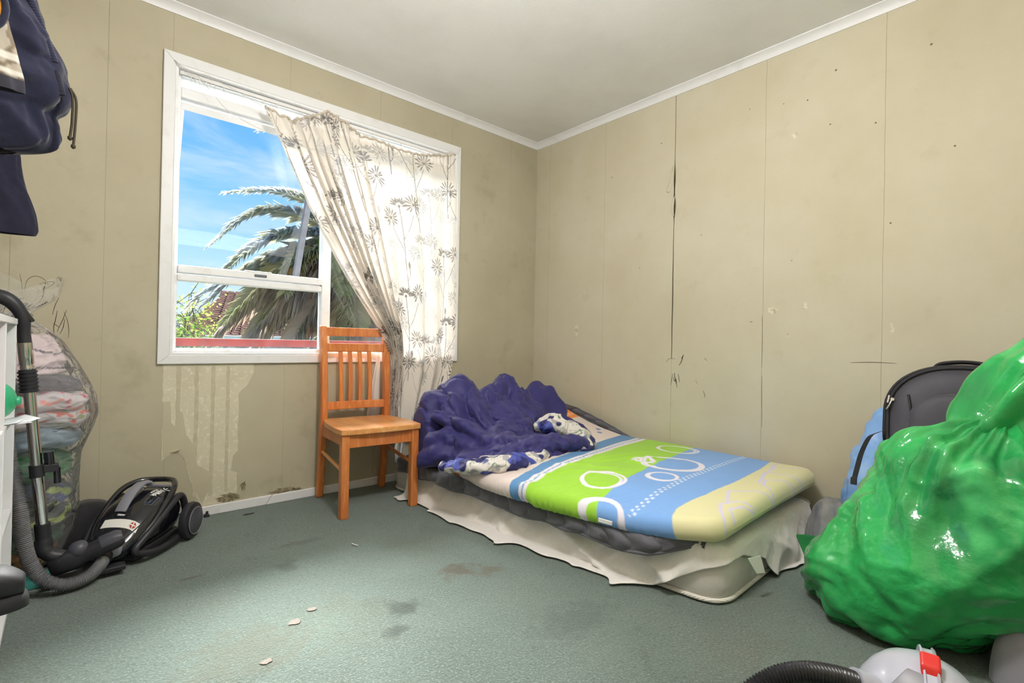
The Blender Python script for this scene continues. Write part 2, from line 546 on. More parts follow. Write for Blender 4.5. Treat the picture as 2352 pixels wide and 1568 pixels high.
# wallpaper strips on the right wall; the seam by the corner has opened and curls
def seam_gap(z, s):
    if s != -1.185: return 0.0006
    g = 0.0016 + 0.0022 * math.exp(-((z - 1.15) / 0.3) ** 2) + 0.012 * math.exp(-((z - 1.70) / 0.05) ** 2) + 0.005 * math.exp(-((z - 1.86) / 0.07) ** 2)
    return g if z > 0.78 else 0.0008
ys = [0.0, -0.145, -0.665, -1.185, -1.705, -2.215, -2.735, Y0]
for i in range(len(ys) - 1):
    ya, yb = ys[i], ys[i + 1]
    rows = []
    for z in np.linspace(0, HC, 97):
        w1 = 0.0015 * noise3(np.array([z * 6, ya * 9, 0.3])); w2 = 0.0015 * noise3(np.array([z * 6, yb * 9, 0.3]))
        p = ya - (seam_gap(z, ya) if i else 0) + (w1 if i else 0)
        q = yb + seam_gap(z, yb) + w2
        rows.append([(0, p, z), (0, q, z), (-PT, q, z), (-PT, p, z)])
    MB().rings(rows).build('wallpaper_strip', M_paper, wall_right)
MB().box((-.0006, -1.192, .79), (0, -1.178, 2.36)).build('open_seam', M_crack, wall_right)
# curled paper edges beside the open seam
def curl(wall, name, pts, ax, mat=None):
    """pts: rows of (along, z, lift, width)"""
    G = []
    for (al, z, lift, w) in pts:
        row = []
        for t in np.linspace(0, 1, 6):
            d = lift * t ** 2
            s = al + w * (t - 0.35 * t ** 3)
            row.append((-0.002 - d, s, z + 0.004 * t) if ax == 'x' else (s, -0.002 - d, z + 0.004 * t))
        G.append(row)
    return grid_obj(name, G, mat or M_paper, wall, solid=0.0008)
curl(wall_right, 'peeling_paper', [(-1.178, 1.94, .002, .004), (-1.175, 1.90, .006, .010), (-1.172, 1.86, .010, .018), (-1.166, 1.82, .014, .026), (-1.156, 1.795, .010, .032), (-1.150, 1.785, .003, .022)], 'x')
curl(wall_right, 'peeling_paper', [(-1.190, 1.76, .002, -.004), (-1.186, 1.735, .008, .010), (-1.182, 1.70, .014, .020), (-1.182, 1.665, .012, .016), (-1.185, 1.64, .003, .006)], 'x')

# the torn, older paper under the window
rs = np.random.default_rng(3)
outline = [(-2.366, .735), (-1.985, .735), (-1.982, .69), (-2.008, .63), (-2.05, .585), (-2.048, .30), (-2.07, .27), (-2.078, .20), (-2.05, .185), (-2.046, .047),
           (-2.2, .047), (-2.225, .10), (-2.25, .18), (-2.272, .27), (-2.285, .318), (-2.305, .326), (-2.33, .318), (-2.364, .288)]
poly = []
for (p, q) in zip(outline, outline[1:] + outline[:1]):
    n = max(2, int(math.dist(p, q) / 0.018))
    for k in range(n):
        t = k / n
        poly.append((p[0] + (q[0] - p[0]) * t + rs.uniform(-.002, .002), p[1] + (q[1] - p[1]) * t + rs.uniform(-.002, .002)))
yz = Matrix(((1, 0, 0, 0), (0, 0, 1, 0), (0, 1, 0, 0), (0, 0, 0, 1)))
MB().prism(poly, -PT - 0.0012, -PT, yz).build('torn_wallpaper', M_paper_old, wall_back, label='paler old wallpaper laid bare under the window')
# darker paste stripes and brown remnants on the bare patch
M_stripe = pm('paste_stripe', srgb(184, 176, 152), 0.85, spec=0.15, var=[(30, srgb(198, 190, 166), 0.4, 0.7, 5)])
for (x, z0, z1, w) in ((-2.305, .34, .72, .012), (-2.232, .10, .72, .010), (-2.163, .09, .72, .011), (-2.098, .10, .72, .010)):
    zz = np.linspace(z0, z1, 26)
    a = [(x - w * (.6 + .8 * abs(noise3(np.array([z * 14, x * 20, 1.])))), z) for z in zz]
    c2 = [(x + w * (.6 + .8 * abs(noise3(np.array([z * 14, x * 20, 7.])))), z) for z in zz[::-1]]
    MB().prism(a + c2, -PT - 0.0016, -PT - 0.0012, yz).build('paste_stripe', M_stripe, wall_back)
bare = [(-2.36, .30), (-2.365, .56), (-2.335, .56), (-2.33, .46), (-2.315, .44), (-2.30, .52), (-2.285, .50), (-2.27, .40), (-2.235, .34), (-2.225, .25), (-2.17, .21), (-2.16, .14), (-2.2, .06), (-2.24, .16), (-2.27, .28), (-2.30, .32)]
MB().prism(bare, -PT - 0.0020, -PT - 0.0016, yz).build('backing_paper', pm('backing_paper', srgb(192, 184, 160), 0.85, spec=0.15, var=[(6, srgb(184, 176, 152), 0.4, 0.7, 5)]), wall_back)
curl(wall_back, 'peeling_paper', [(-2.335, .318, .004, .006), (-2.325, .322, .012, .014), (-2.312, .327, .016, .016), (-2.30, .328, .006, .010)], 'y', M_paper_old)
# mould blotches above the baseboard
M_mould = pm('mould', srgb(104, 94, 70), 0.95, spec=0.1, var=[(50, srgb(160, 150, 124), 0.38, 0.6, 6)])
for (cx_, cz_, rx, rz_) in ((-2.085, .066, .045, .02), (-1.83, .056, .05, .013), (-1.76, .050, .03, .008), (-2.02, .11, .012, .02)):
    pl = [(cx_ + rx * math.cos(t) * (1 + .5 * rs.uniform(-1, 1)), max(.046, cz_ + rz_ * math.sin(t) * (1 + .5 * rs.uniform(-1, 1)))) for t in np.linspace(0, 2 * math.pi, 22, endpoint=False)]
    MB().prism(pl, -PT - 0.0019, -PT, yz).build('mould_stain', M_mould, wall_back)

def stroke(wall, pts, w, ax='y', mat=None, n=14, name='pencil_mark'):
    """a drawn line on a wall: thin raised ribbon; pts are (along, z)"""
    P = catmull([(a, z, 0) for a, z in pts], n)
    T = np.gradient(P, axis=0); T /= np.linalg.norm(T, axis=1)[:, None] + 1e-9
    Nn = np.stack([-T[:, 1], T[:, 0], 0 * T[:, 0]], -1)
    ww = w * (0.45 + 0.55 * np.sin(np.linspace(0.15, math.pi - .1, n)))[:, None]
    A, B = P + Nn * ww, P - Nn * ww
    rows = []
    for p, q in zip(A, B):
        if ax == 'y': rows.append([(p[0], -.0014, p[1]), (q[0], -.0014, q[1]), (q[0], -.0022, q[1]), (p[0], -.0022, p[1])])
        else: rows.append([(-.0011, p[0], p[1]), (-.0011, q[0], q[1]), (-.0019, q[0], q[1]), (-.0019, p[0], p[1])])
    return MB().rings(rows).build(name, mat or M_pencil, wall)
for pts, w in (([(-2.83, 1.03), (-2.822, 1.075), (-2.80, 1.093), (-2.775, 1.085), (-2.758, 1.06)], .0008), ([(-2.79, 1.058), (-2.765, 1.073), (-2.742, 1.074), (-2.752, 1.058), (-2.768, 1.045)], .0009),
               ([(-2.845, 1.10), (-2.838, 1.06), (-2.836, 1.02)], .0005), ([(-2.727, 1.012), (-2.738, .98), (-2.746, .94)], .0011), ([(-2.731, .958), (-2.736, .92), (-2.741, .89), (-2.739, .858)], .0012),
               ([(-2.703, .962), (-2.714, .92), (-2.726, .885), (-2.73, .87)], .0011), ([(-2.711, .955), (-2.700, .92), (-2.694, .88), (-2.695, .845)], .0009), ([(-2.708, .925), (-2.712, .89), (-2.722, .86)], .0011),
               ([(-2.742, .905), (-2.728, .893), (-2.724, .888)], .0010)):
    stroke(wall_back, pts, w)
for pts, w in (([(-1.150, .765), (-1.165, .785), (-1.19, .79), (-1.21, .785)], .0011), ([(-1.262, .815), (-1.252, .78), (-1.245, .765), (-1.235, .75)], .0022), ([(-1.262, .81), (-1.25, .79)], .0030),
               ([(-1.196, .70), (-1.19, .67), (-1.184, .63)], .0014), ([(-1.205, .705), (-1.212, .67), (-1.22, .64)], .0022), ([(-1.200, .68), (-1.208, .655), (-1.216, .67), (-1.224, .62)], .0020),
               ([(-1.230, .70), (-1.237, .67), (-1.24, .65)], .0016), ([(-1.388, .615), (-1.396, .59), (-1.396, .575)], .0014), ([(-1.34, .67), (-1.352, .65)], .0007), ([(-1.39, .80), (-1.40, .79), (-1.41, .785)], .0010),
               ([(-2.10, .802), (-2.18, .807), (-2.27, .806)], .0013), ([(-1.703, 1.03), (-1.706, .90), (-1.704, .76)], .0009), ([(-1.706, .72), (-1.708, .60), (-1.71, .45)], .0008), ([(-1.64, .998), (-1.655, 1.0)], .0014)):
    stroke(wall_right, pts, w, 'x')
# flecks, blobs of old tape and a filled hole on the right wall
M_fleck = pm('fly_spot', srgb(110, 100, 78), 0.8)
M_tape = pm('tape_remnant', srgb(214, 206, 184), 0.5, var=[(40, srgb(170, 158, 128), 0.45, 0.65, 4)])
for (y, z, r) in ((-.72, 1.98, .004), (-1.09, 2.10, .004), (-1.62, 2.13, .003), (-1.79, 2.10, .003), (-2.02, 2.18, .005), (-2.37, 2.15, .005), (-2.0, 1.93, .004), (-2.24, 1.42, .004), (-1.9, 2.08, .004), (-.95, 1.35, .003), (-1.36, 1.5, .003),
                  (-2.18, 1.88, .004), (-1.84, 1.30, .003), (-2.45, 1.7, .004)):
    MB().lathe([(r, 0), (r * .8, .0006)], 7, Matrix.Translation((-.0012, y, z)) @ Matrix.Rotation(-math.pi / 2, 4, 'Y')).build('fleck', M_fleck, wall_right)
for (y, z, ry, rz_) in ((-1.845, 1.925, .012, .016), (-1.752, 1.055, .025, .018), (-1.905, 1.07, .012, .022), (-.437, .965, .016, .045), (-2.25, .96, .010, .022), (-1.83, .93, .009, .008)):
    pl = [(y + ry * math.cos(t) * (1 + .3 * rs.uniform(-1, 1)), z + rz_ * math.sin(t) * (1 + .3 * rs.uniform(-1, 1))) for t in np.linspace(0, 2 * math.pi, 14, endpoint=False)]
    MB().prism(pl, .0012, .0019, Matrix(((0, 0, -1, 0), (1, 0, 0, 0), (0, 1, 0, 0), (0, 0, 0, 1)))).build('tape_remnant', M_tape, wall_right)

# cornice and baseboards
def cove(name, a, b, inward):
    """small coved cornice from a to b along the top of a wall"""
    a, b, n = Vector(a), Vector(b), Vector(inward)
    prof = [(0, -.042), (.006, -.042), (.010, -.030), (.018, -.016), (.030, -.008), (.036, -.005), (.036, 0), (0, 0)]
    rows = [[tuple(p + n * d + Vector((0, 0, HC + z))) for d, z in prof] for p in (a, b)]
    return struct(MB().rings(rows).build(name, M_paint_dirty, None, smooth=50))
cove('trim_1', (X0, 0, 0), (0, 0, 0), (0, -1, 0))
cove('trim_2', (0, 0, 0), (0, Y0, 0), (-1, 0, 0))
cove('trim_3', (X0, Y0, 0), (X0, 0, 0), (1, 0, 0))
cove('trim_4', (0, Y0, 0), (X0, Y0, 0), (0, 1, 0))
bb = struct(empty('baseboard_back'))
m = MB(); t0 = -.0145
m.hexa([(X0, t0, 0), (-1.915, t0, 0), (-1.915, -PT, 0), (X0, -PT, 0), (X0, t0, .045), (-1.885, t0, .045), (-1.885, -PT, .045), (X0, -PT, .045)]); m.build('board', M_paint_dirty, bb, bevel=.003)
m = MB()
m.hexa([(-1.912, t0, 0), (-.0145, t0, 0), (-.0145, -PT, 0), (-1.912, -PT, 0), (-1.882, t0, .045), (-.0145, t0, .045), (-.0145, -PT, .045), (-1.882, -PT, .045)]); m.build('board', M_paint_dirty, bb, bevel=.003)
struct(MB().box((-.0145, Y0, 0), (-PT, 0, .045)).build('baseboard_right', M_paint_dirty, bevel=.003))
struct(MB().box((X0, Y0, 0), (X0 + .0145, 0, .045)).build('baseboard_left', M_paint_dirty, bevel=.003))
struct(MB().box((X0, Y0, 0), (0, Y0 + .0145, .045)).build('baseboard_front', M_paint_dirty, bevel=.003))

# ------------------------------------------------------------------ window
M_frame = pm('window_frame_paint', srgb(236, 237, 240), 0.3, var=[(12, srgb(215, 212, 208), 0.55, 0.8, 5)])
M_sashgrey = pm('sash_grey', srgb(98, 102, 112), 0.45, var=[(20, srgb(82, 86, 94), 0.45, 0.7, 4)])
M_glass, N, L = mat_nodes('window_glass')
out = N.new('ShaderNodeOutputMaterial')
tr = N.new('ShaderNodeBsdfTransparent'); tr.inputs[0].default_value = (.96, .97, .98, 1)
gl = N.new('ShaderNodeBsdfGlossy'); gl.inputs[1].default_value = 0.03
fr = N.new('ShaderNodeFresnel'); fr.inputs[0].default_value = 1.35
dd = N.new('ShaderNodeBsdfTranslucent'); dd.inputs[0].default_value = (.80, .83, .95, 1)
d2 = N.new('ShaderNodeBsdfDiffuse'); d2.inputs[0].default_value = (.80, .83, .95, 1)
dm = N.new('ShaderNodeMixShader'); L.new(dd.outputs[0], dm.inputs[1]); L.new(d2.outputs[0], dm.inputs[2])
tc = N.new('ShaderNodeTexCoord'); mp = N.new('ShaderNodeMapping'); mp.inputs['Scale'].default_value = (14, 1, 4); L.new(tc.outputs['Object'], mp.inputs[0])
nz = N.new('ShaderNodeTexNoise'); nz.inputs['Scale'].default_value = 2.2; nz.inputs['Detail'].default_value = 8; L.new(mp.outputs[0], nz.inputs['Vector'])
sp = N.new('ShaderNodeSeparateXYZ'); L.new(tc.outputs['Object'], sp.inputs[0])
zr = N.new('ShaderNodeMapRange'); zr.inputs['From Min'].default_value = 0.90; zr.inputs['From Max'].default_value = 0.79; zr.inputs['To Min'].default_value = 0.004; zr.inputs['To Max'].default_value = 0.055
L.new(sp.outputs['Z'], zr.inputs[0])
ml = N.new('ShaderNodeMath'); ml.operation = 'MULTIPLY'; L.new(nz.outputs['Fac'], ml.inputs[0]); L.new(zr.outputs[0], ml.inputs[1])
m1 = N.new('ShaderNodeMixShader'); L.new(ml.outputs[0], m1.inputs[0]); L.new(tr.outputs[0], m1.inputs[1]); L.new(dm.outputs[0], m1.inputs[2])
m2 = N.new('ShaderNodeMixShader'); L.new(fr.outputs[0], m2.inputs[0]); L.new(m1.outputs[0], m2.inputs[1]); L.new(gl.outputs[0], m2.inputs[2])
L.new(m2.outputs[0], out.inputs[0])

def clear_glass():
    m, N, L = mat_nodes('clean_glass')
    out = N.new('ShaderNodeOutputMaterial')
    tr = N.new('ShaderNodeBsdfTransparent'); tr.inputs[0].default_value = (.96, .97, .98, 1)
    gl = N.new('ShaderNodeBsdfGlossy'); gl.inputs[1].default_value = 0.03
    fr = N.new('ShaderNodeFresnel'); fr.inputs[0].default_value = 1.3
    mx = N.new('ShaderNodeMixShader'); L.new(fr.outputs[0], mx.inputs[0]); L.new(tr.outputs[0], mx.inputs[1]); L.new(gl.outputs[0], mx.inputs[2]); L.new(mx.outputs[0], out.inputs[0])
    return m
M_glass2 = clear_glass()
M_frost, N, L = mat_nodes('frosted_panel')
out = N.new('ShaderNodeOutputMaterial'); tl = N.new('ShaderNodeBsdfTranslucent'); df = N.new('ShaderNodeBsdfDiffuse'); mx = N.new('ShaderNodeMixShader')
tl.inputs[0].default_value = (.95, .95, .96, 1); df.inputs[0].default_value = (.92, .92, .92, 1); mx.inputs[0].default_value = .35
L.new(tl.outputs[0], mx.inputs[1]); L.new(df.outputs[0], mx.inputs[2]); L.new(mx.outputs[0], out.inputs[0])

win = struct(empty('window_1'))
CX0, CX1, CZ0, CZ1 = -2.391, -0.731, 0.733, 2.175
cw = 0.046
def casing(quad):
    """mitred board in the wall plane; quad of (x,z)"""
    v = [(x, -.018, z) for x, z in quad] + [(x, -PT, z) for x, z in quad]
    return MB().add(v, [(0, 1, 2, 3), (7, 6, 5, 4), (0, 4, 5, 1), (1, 5, 6, 2), (2, 6, 7, 3), (3, 7, 4, 0)]).build('casing', M_paint_dirty, win, bevel=.003)
IX0, IX1, IZ0, IZ1 = CX0 + cw, CX1 - .024, CZ0 + .042, CZ1 - .050
casing([(CX0, CZ0), (IX0, IZ0), (IX0, IZ1), (CX0, CZ1)])
casing([(CX1, CZ0), (CX1, CZ1), (IX1, IZ1), (IX1, IZ0)])
casing([(CX0, CZ0), (CX1, CZ0), (IX1, IZ0), (IX0, IZ0)])
casing([(CX0, CZ1), (IX0, IZ1), (IX1, IZ1), (CX1, CZ1)])
J = .012
for lo, hi in (((HX0, -.016, HZ0), (HX0 + J, WT, HZ1)), ((HX1 - J, -.016, HZ0), (HX1, WT, HZ1)), ((HX0 + J, -.016, HZ1 - J), (HX1 - J, WT, HZ1)), ((HX0 + J, -.016, HZ0), (HX1 - J, WT, HZ0 + J))):
    MB().box(lo, hi).build('jamb', M_frame, win, bevel=.002)
FA, FB = .030, .082
def bar(name, x0, x1, z0, z1, y0=FA, y1=FB, mat=None, parent=None):
    return MB().box((x0, y0, z0), (x1, y1, z1)).build(name, mat or M_frame, parent or win, bevel=.004)
AX0, AX1 = HX0 + J, HX1 - J
bar('frame_stile', AX0, AX0 + .018, HZ0 + J, HZ1 - J)
bar('frame_stile', AX1 - .022, AX1, HZ0 + J, HZ1 - J)
bar('frame_rail', AX0 + .018, AX1 - .022, HZ0 + J, .806)
bar('frame_rail', AX0 + .018, AX1 - .022, 1.995, 2.045)
bar('frame_rail', AX0 + .018, AX1 - .022, 2.098, HZ1 - J)
mull = bar('mullion', -1.635, -1.585, .806, 1.995, FA - .006)
tr_ = bar('transom', AX0 + .018, -1.635, 1.128, 1.158, FA - .004)
bar('transom', AX0 + .018, -1.635, 1.164, 1.200, FA - .012)
bar('latch', -1.985, -1.925, 1.176, 1.190, FA - .016, FA - .010, M_sashgrey, tr_)
MB().box((AX0 + .018, .056, 2.045), (AX1 - .022, .062, 2.098)).build('top_pane', M_frost, win)
MB().box((AX0 + .018, .054, .806), (-1.635, .058, 1.128)).build('pane', M_glass, win)
MB().box((-1.585, .054, .806), (AX1 - .022, .058, 1.995)).build('pane', M_glass, win)
# the open top-hung sash
sash = empty('sash', (0, .060, 1.985)); sash.parent = win
sash.rotation_euler = (math.radians(24), 0, 0)
SX0, SX1, SH = AX0 + .020, -1.640, .90
MB().box((SX0, -.012, -.034), (SX1, .018, 0)).build('sash_rail', M_frame, sash, bevel=.003)
MB().box((SX0, -.012, -SH), (SX1, .018, -SH + .034)).build('sash_rail', M_sashgrey, sash, bevel=.003)
for x, w_ in ((SX0, .016), (SX1 - .034, .034)):
    MB().box((x, -.012, -SH + .034), (x + w_, .018, -.034)).build('sash_stile', M_sashgrey if w_ > .02 else M_frame, sash, bevel=.003)
MB().box((SX0 + .016, .002, -SH + .034), (SX1 - .034, .006, -.034)).build('pane', M_glass2, sash)
MB().tube([(-2.02, .055, 1.20), (-2.02, .055, 1.235)], .004, 8).build('stay_pin', pm('stay_black', srgb(40, 44, 48), .5), win)
MB().box((-2.03, FA - .011, 1.2), (-1.9, FA + .004, 1.206)).build('stay_bar', M_frame, win, bevel=.001)

# curtain track with gliders and slack wires
M_plastic = pm('white_plastic', srgb(228, 228, 226), 0.35)
track = empty('curtain_track', (HX0 + .02, .012, 2.103), 0, 'white curtain track with bunched gliders at the top of the window', 'curtain track')
tl_ = 1.52
MB().box((0, -.008, 0), (tl_, .008, .004)).box((0, -.008, -.012), (tl_, -.0055, 0)).box((0, .0055, -.012), (tl_, .008, 0)).build('rail', M_plastic, track, bevel=.001)
g0 = None
for x in (.045, .062, .079, .094, .110, .126, .145, .183, .27, .36, .43, .62, .80, .98, 1.16, 1.30, 1.42):
    if g0 is None:
        g0 = MB().box((-.004, -.004, -.018), (.004, .004, -.006)).tube([(0, 0, -.018), (0, -.004, -.026), (0, 0, -.032), (0, .004, -.026)], .0018, 6).build('glider', M_plastic, track, bevel=.001)
        g = g0
    else:
        g = g0.copy(); COL.objects.link(g); g.parent = track
    g.location = (x, 0, 0)
M_wire = pm('white_wire', srgb(205, 202, 200), .4)
w1 = catmull([(-2.352, -.021, 2.135), (-2.30, -.03, 2.105), (-2.15, -.05, 2.08), (-1.98, -.075, 2.02)], 24)
w2 = catmull([(-2.352, -.021, 2.130), (-2.31, -.03, 2.09), (-2.27, -.035, 2.095), (-2.20, -.05, 2.02), (-2.13, -.055, 1.955), (-2.0, -.09, 1.90), (-1.8, -.115, 1.86), (-1.55, -.12, 1.875), (-1.2, -.12, 1.96), (-.80, -.022, 2.125)], 60)
tag(MB().tube(w1, .0014, 6).build('curtain_wire', M_wire, smooth=60), 'thin white wire from the upper window corner to the curtain heading', 'wire')
tag(MB().tube(w2, .0014, 6).build('curtain_wire', M_wire, smooth=60), 'long slack white wire sagging across the front of the curtain', 'wire')
# ------------------------------------------------------------------ garden seen through the window
GZ = -0.7
M_lawn = pm('lawn', srgb(70, 92, 44), .95, var=[(3, srgb(100, 98, 58), .4, .7, 6), (40, srgb(70, 96, 44), .5, .75, 4)], bump=(30, .6, .05))
struct(MB().box((-14, .5, GZ - .2), (22, 40, GZ)).build('ground', M_lawn))

# red timber rail
M_red = pm('red_painted_timber', srgb(158, 40, 30), .6, var=[(8, srgb(122, 32, 26), .45, .7, 6), (30, srgb(170, 84, 66), .62, .8, 4)], bump=(40, .2, .003))
fence = empty('rail_fence', (-1.2, 1.5, GZ), 0, 'red painted timber rail fence outside below the window', 'fence')
MB().box((-3.2, -.025, 1.495), (3.4, .025, 1.555)).build('rail', M_red, fence, bevel=.004)
for x in (-2.3, -.05 + 1.2, 3.0):
    MB().box((x - .045, .026, 0), (x + .045, .11, 1.55)).build('post', M_red, fence, bevel=.004)
MB().hexa([(-2.2, .03, .35), (-2.1, .03, .35), (-2.1, .07, .35), (-2.2, .07, .35), (-1.0, .03, 1.49), (-.9, .03, 1.49), (-.9, .07, 1.49), (-1.0, .07, 1.49)])
br = MB()
br.hexa([(-1.15, .03, 1.42), (-.66, .03, 1.25), (-.66, .07, 1.25), (-1.15, .07, 1.42), (-1.15, .03, 1.47), (-.66, .03, 1.30), (-.66, .07, 1.30), (-1.15, .07, 1.47)])
br.build('brace', M_red, fence, bevel=.003)

# house across the garden
M_weather = pm('white_weatherboard', srgb(226, 228, 228), .6)
M_roof = pm('brown_roof_tile', srgb(104, 78, 70), 1.0, spec=.0, var=[(6, srgb(68, 50, 46), .4, .7, 5), (18, srgb(98, 76, 68), .5, .75, 3)])
M_gutter = pm('white_gutter', srgb(236, 236, 234), .4)
M_dark = pm('dark_window', srgb(96, 110, 124), .15)
M_net = pm('net_curtain', srgb(214, 220, 226), .8, wave=(20, .5, .02, 'X'))
house = empty('neighbour_house', (3.2, 12.0, GZ), 0, 'white weatherboard house with brown tiled roof beyond the palm', 'house')
EZ = 1.60
m = MB()
for k in range(13):
    z = k * EZ / 13
    m.hexa([(-3.1, -.02, z), (5, -.02, z), (5, .1, z), (-3.1, .1, z), (-3.1, 0, z + EZ / 13), (5, 0, z + EZ / 13), (5, .1, z + EZ / 13), (-3.1, .1, z + EZ / 13)])
m.box((-3.1, .1, 0), (5, 5, EZ)).build('wall', M_weather, house)
m = MB()
n = 22
for i in range(n):          # tile courses, every tile its own raised pan
    y0, z0 = -.35 + i * .135, EZ + .02 + i * .062
    x = -3.35 + .30 * (i / n) * 3.2
    j = 0
    while x < 5.2:
        m.hexa([(x, y0, z0 + .012), (x + .19, y0, z0 + .012), (x + .19, y0 + .17, z0 + .075), (x, y0 + .17, z0 + .075),
                (x + .03, y0, z0 + .035), (x + .16, y0, z0 + .035), (x + .16, y0 + .17, z0 + .100), (x + .03, y0 + .17, z0 + .100)])
        x += .20
roof = m.build('roof_tiles', M_roof, house, kind='stuff')
MB().add([(-3.35, -.34, EZ), (5.2, -.34, EZ), (5.2, 2.7, EZ + 1.36), (-2.3, 2.7, EZ + 1.36), (-3.35, 5.2, EZ), (5.2, 5.2, EZ)], [(0, 1, 2, 3), (0, 3, 4), (3, 2, 5, 4)]).build('roof', M_roof, house)
MB().box((-3.35, -.44, EZ - .08), (5.2, -.35, EZ + .03)).build('gutter', M_gutter, house, bevel=.01)
def hwin(x0, x1, z0, z1, pmat):
    f = MB().box((x0, -.08, z0), (x0 + .06, -.021, z1)).box((x1 - .06, -.08, z0), (x1, -.021, z1)).box((x0 + .06, -.08, z1 - .06), (x1 - .06, -.021, z1)).box((x0 + .06, -.08, z0), (x1 - .06, -.021, z0 + .06)).build('house_window', M_gutter, house)
    MB().box((x0 + .06, -.05, z0 + .06), (x1 - .06, -.03, z1 - .06)).build('pane', pmat, f)
hwin(-1.95, -1.1, .25, 1.5, M_net)
hwin(-.75, .05, .45, 1.5, M_dark)
hwin(.5, 1.6, .25, 1.5, M_net)
hwin(-2.95, -2.72, .25, 1.5, M_dark)
MB().box((-1.45, .9, 2.05), (-.75, 1.6, 2.62)).build('dormer', M_weather, house)
MB().box((-1.38, .86, 2.12), (-.82, .899, 2.5)).build('dormer_pane', M_dark, house)
MB().box((-1.55, .78, 2.62), (-.65, 1.7, 2.68)).build('dormer_roof', M_gutter, house)

# low hill behind
m = MB()
hx = np.linspace(-16, 40, 60)
for i in range(59):
    def hz(x): return GZ + 5.6 * math.exp(-((x - 12) / 9.0) ** 2) + .5 * float(noise3(np.array([x * .5, 1.3, 2.])))
    a, b_ = hx[i], hx[i + 1]
    m.add([(a, 36, GZ), (b_, 36, GZ), (b_, 38, hz(b_)), (a, 38, hz(a)), (a, 44, GZ), (b_, 44, GZ)], [(0, 1, 2, 3), (3, 2, 5, 4)])
struct(m.build('hill', pm('hill_scrub', srgb(120, 122, 104), .95, var=[(.8, srgb(92, 104, 76), .4, .7, 6)], bump=(3, .8, .4)), smooth=180))

def leaf_cloud(name, mat, parent, centers, n, size, spread, seed):
    """many small folded leaves around branch tips: one mesh"""
    r = np.random.default_rng(seed)
    m = MB()
    C_ = np.asarray(centers)
    for k in range(n):
        c_ = C_[r.integers(len(C_))] + r.normal(size=3) * spread
        a = Euler(tuple(r.uniform(0, 6.28, 3))).to_matrix()
        s = size * r.uniform(.6, 1.3)
        vs = [a @ Vector(p) * s + Vector(c_) for p in ((0, 0, 0), (.28, .5, .06), (0, 1, 0), (-.28, .5, .06))]
        m.add(vs, [(0, 1, 2), (0, 2, 3)])
    return m.build(name, mat, parent, kind='stuff')

def bush(name, base, h, spread, seed, leafmat, barkmat, nleaf, size, label, ntip=60, sprd=.12):
    r = np.random.default_rng(seed)
    root = empty(name, base, 0, label, 'tree')
    tips = []
    br = MB()
    for k in range(9):
        a = r.uniform(0, 6.28); rad = spread * r.uniform(.2, 1)
        top = np.array([math.cos(a) * rad, math.sin(a) * rad, h * r.uniform(.65, 1.0)])
        p = catmull([(0, 0, 0), top * .4 + r.normal(size=3) * .06, top * .75 + r.normal(size=3) * .08, top], 12)
        br.tube(p, np.linspace(.035, .008, 12), 6)
        for q in range(ntip // 9):
            s = p[r.integers(4, 12)]
            e_ = s + r.normal(size=3) * np.array([.28, .28, .22]) * (h / 2)
            br.tube([s, (s + e_) / 2 + r.normal(size=3) * .03, e_], [.008, .006, .003], 4)
            tips.append(e_); tips.append((s + e_) / 2)
    br.build('branches', barkmat, root, smooth=60)
    leaf_cloud('foliage', leafmat, root, tips, nleaf, size, sprd, seed)
    return root
M_bark = pm('grey_bark', srgb(132, 122, 108), .9, var=[(20, srgb(96, 88, 78), .4, .7, 4)])
M_leaf1 = leaf_mat('yellow_green_leaf', srgb(146, 152, 84), srgb(112, 130, 60))
M_leaf2 = leaf_mat('green_leaf', srgb(92, 126, 60), srgb(68, 100, 44))
bush('sparse_tree', (-1.05, 9.0, GZ), 2.55, .75, 21, M_leaf1, M_bark, 1500, .075, 'sparse yellow-green tree behind the red rail, left of the palm', 130)
bush('leafy_shrub', (-1.35, 7.0, GZ), 1.75, .45, 22, M_leaf2, M_bark, 1300, .07, 'low bright green shrub in front of the sparse tree', 60)
bush('garden_bush', (1.6, 10.8, GZ), 1.15, .6, 23, M_leaf2, M_bark, 900, .09, 'small green bush against the white house wall', 50)
bush('far_tree', (5.0, 20.0, GZ), 4.3, 1.2, 24, M_leaf2, M_bark, 900, .22, 'round green tree showing above the house roof', 60, .35)

# palm tree
M_frond = {
    'green': leaf_mat('palm_green', srgb(138, 158, 96), srgb(162, 170, 116)),
    'blue': leaf_mat('palm_grey_green', srgb(182, 190, 196), srgb(198, 198, 178)),
    'dead': leaf_mat('palm_dead', srgb(212, 200, 186), srgb(178, 168, 164)),
    'olive': leaf_mat('palm_olive', srgb(190, 192, 146), srgb(206, 194, 162))}
M_rachis = pm('palm_rib', srgb(176, 172, 116), .6)
M_trunk = pm('palm_trunk', srgb(112, 96, 80), .95, var=[(8, srgb(80, 68, 58), .4, .7, 5)])
PC = np.array([.55, 4.3, 2.15])
palm = empty('palm_tree', (PC[0], PC[1], GZ), 0, 'large date palm with drooping grey-green and dead fronds outside the window', 'tree')
tr = []
for i in range(30):
    z = i * (PC[2] - GZ - .1) / 29
    r_ = .22 + .04 * (i % 2) + .05 * (i / 29)
    tr.append([(r_ * math.cos(a) * (1 + .08 * math.sin(5 * a + i)), r_ * math.sin(a) * (1 + .08 * math.sin(5 * a + i)), z) for a in np.linspace(0, 2 * math.pi, 20, endpoint=False)])
MB().rings(tr).build('trunk', M_trunk, palm)
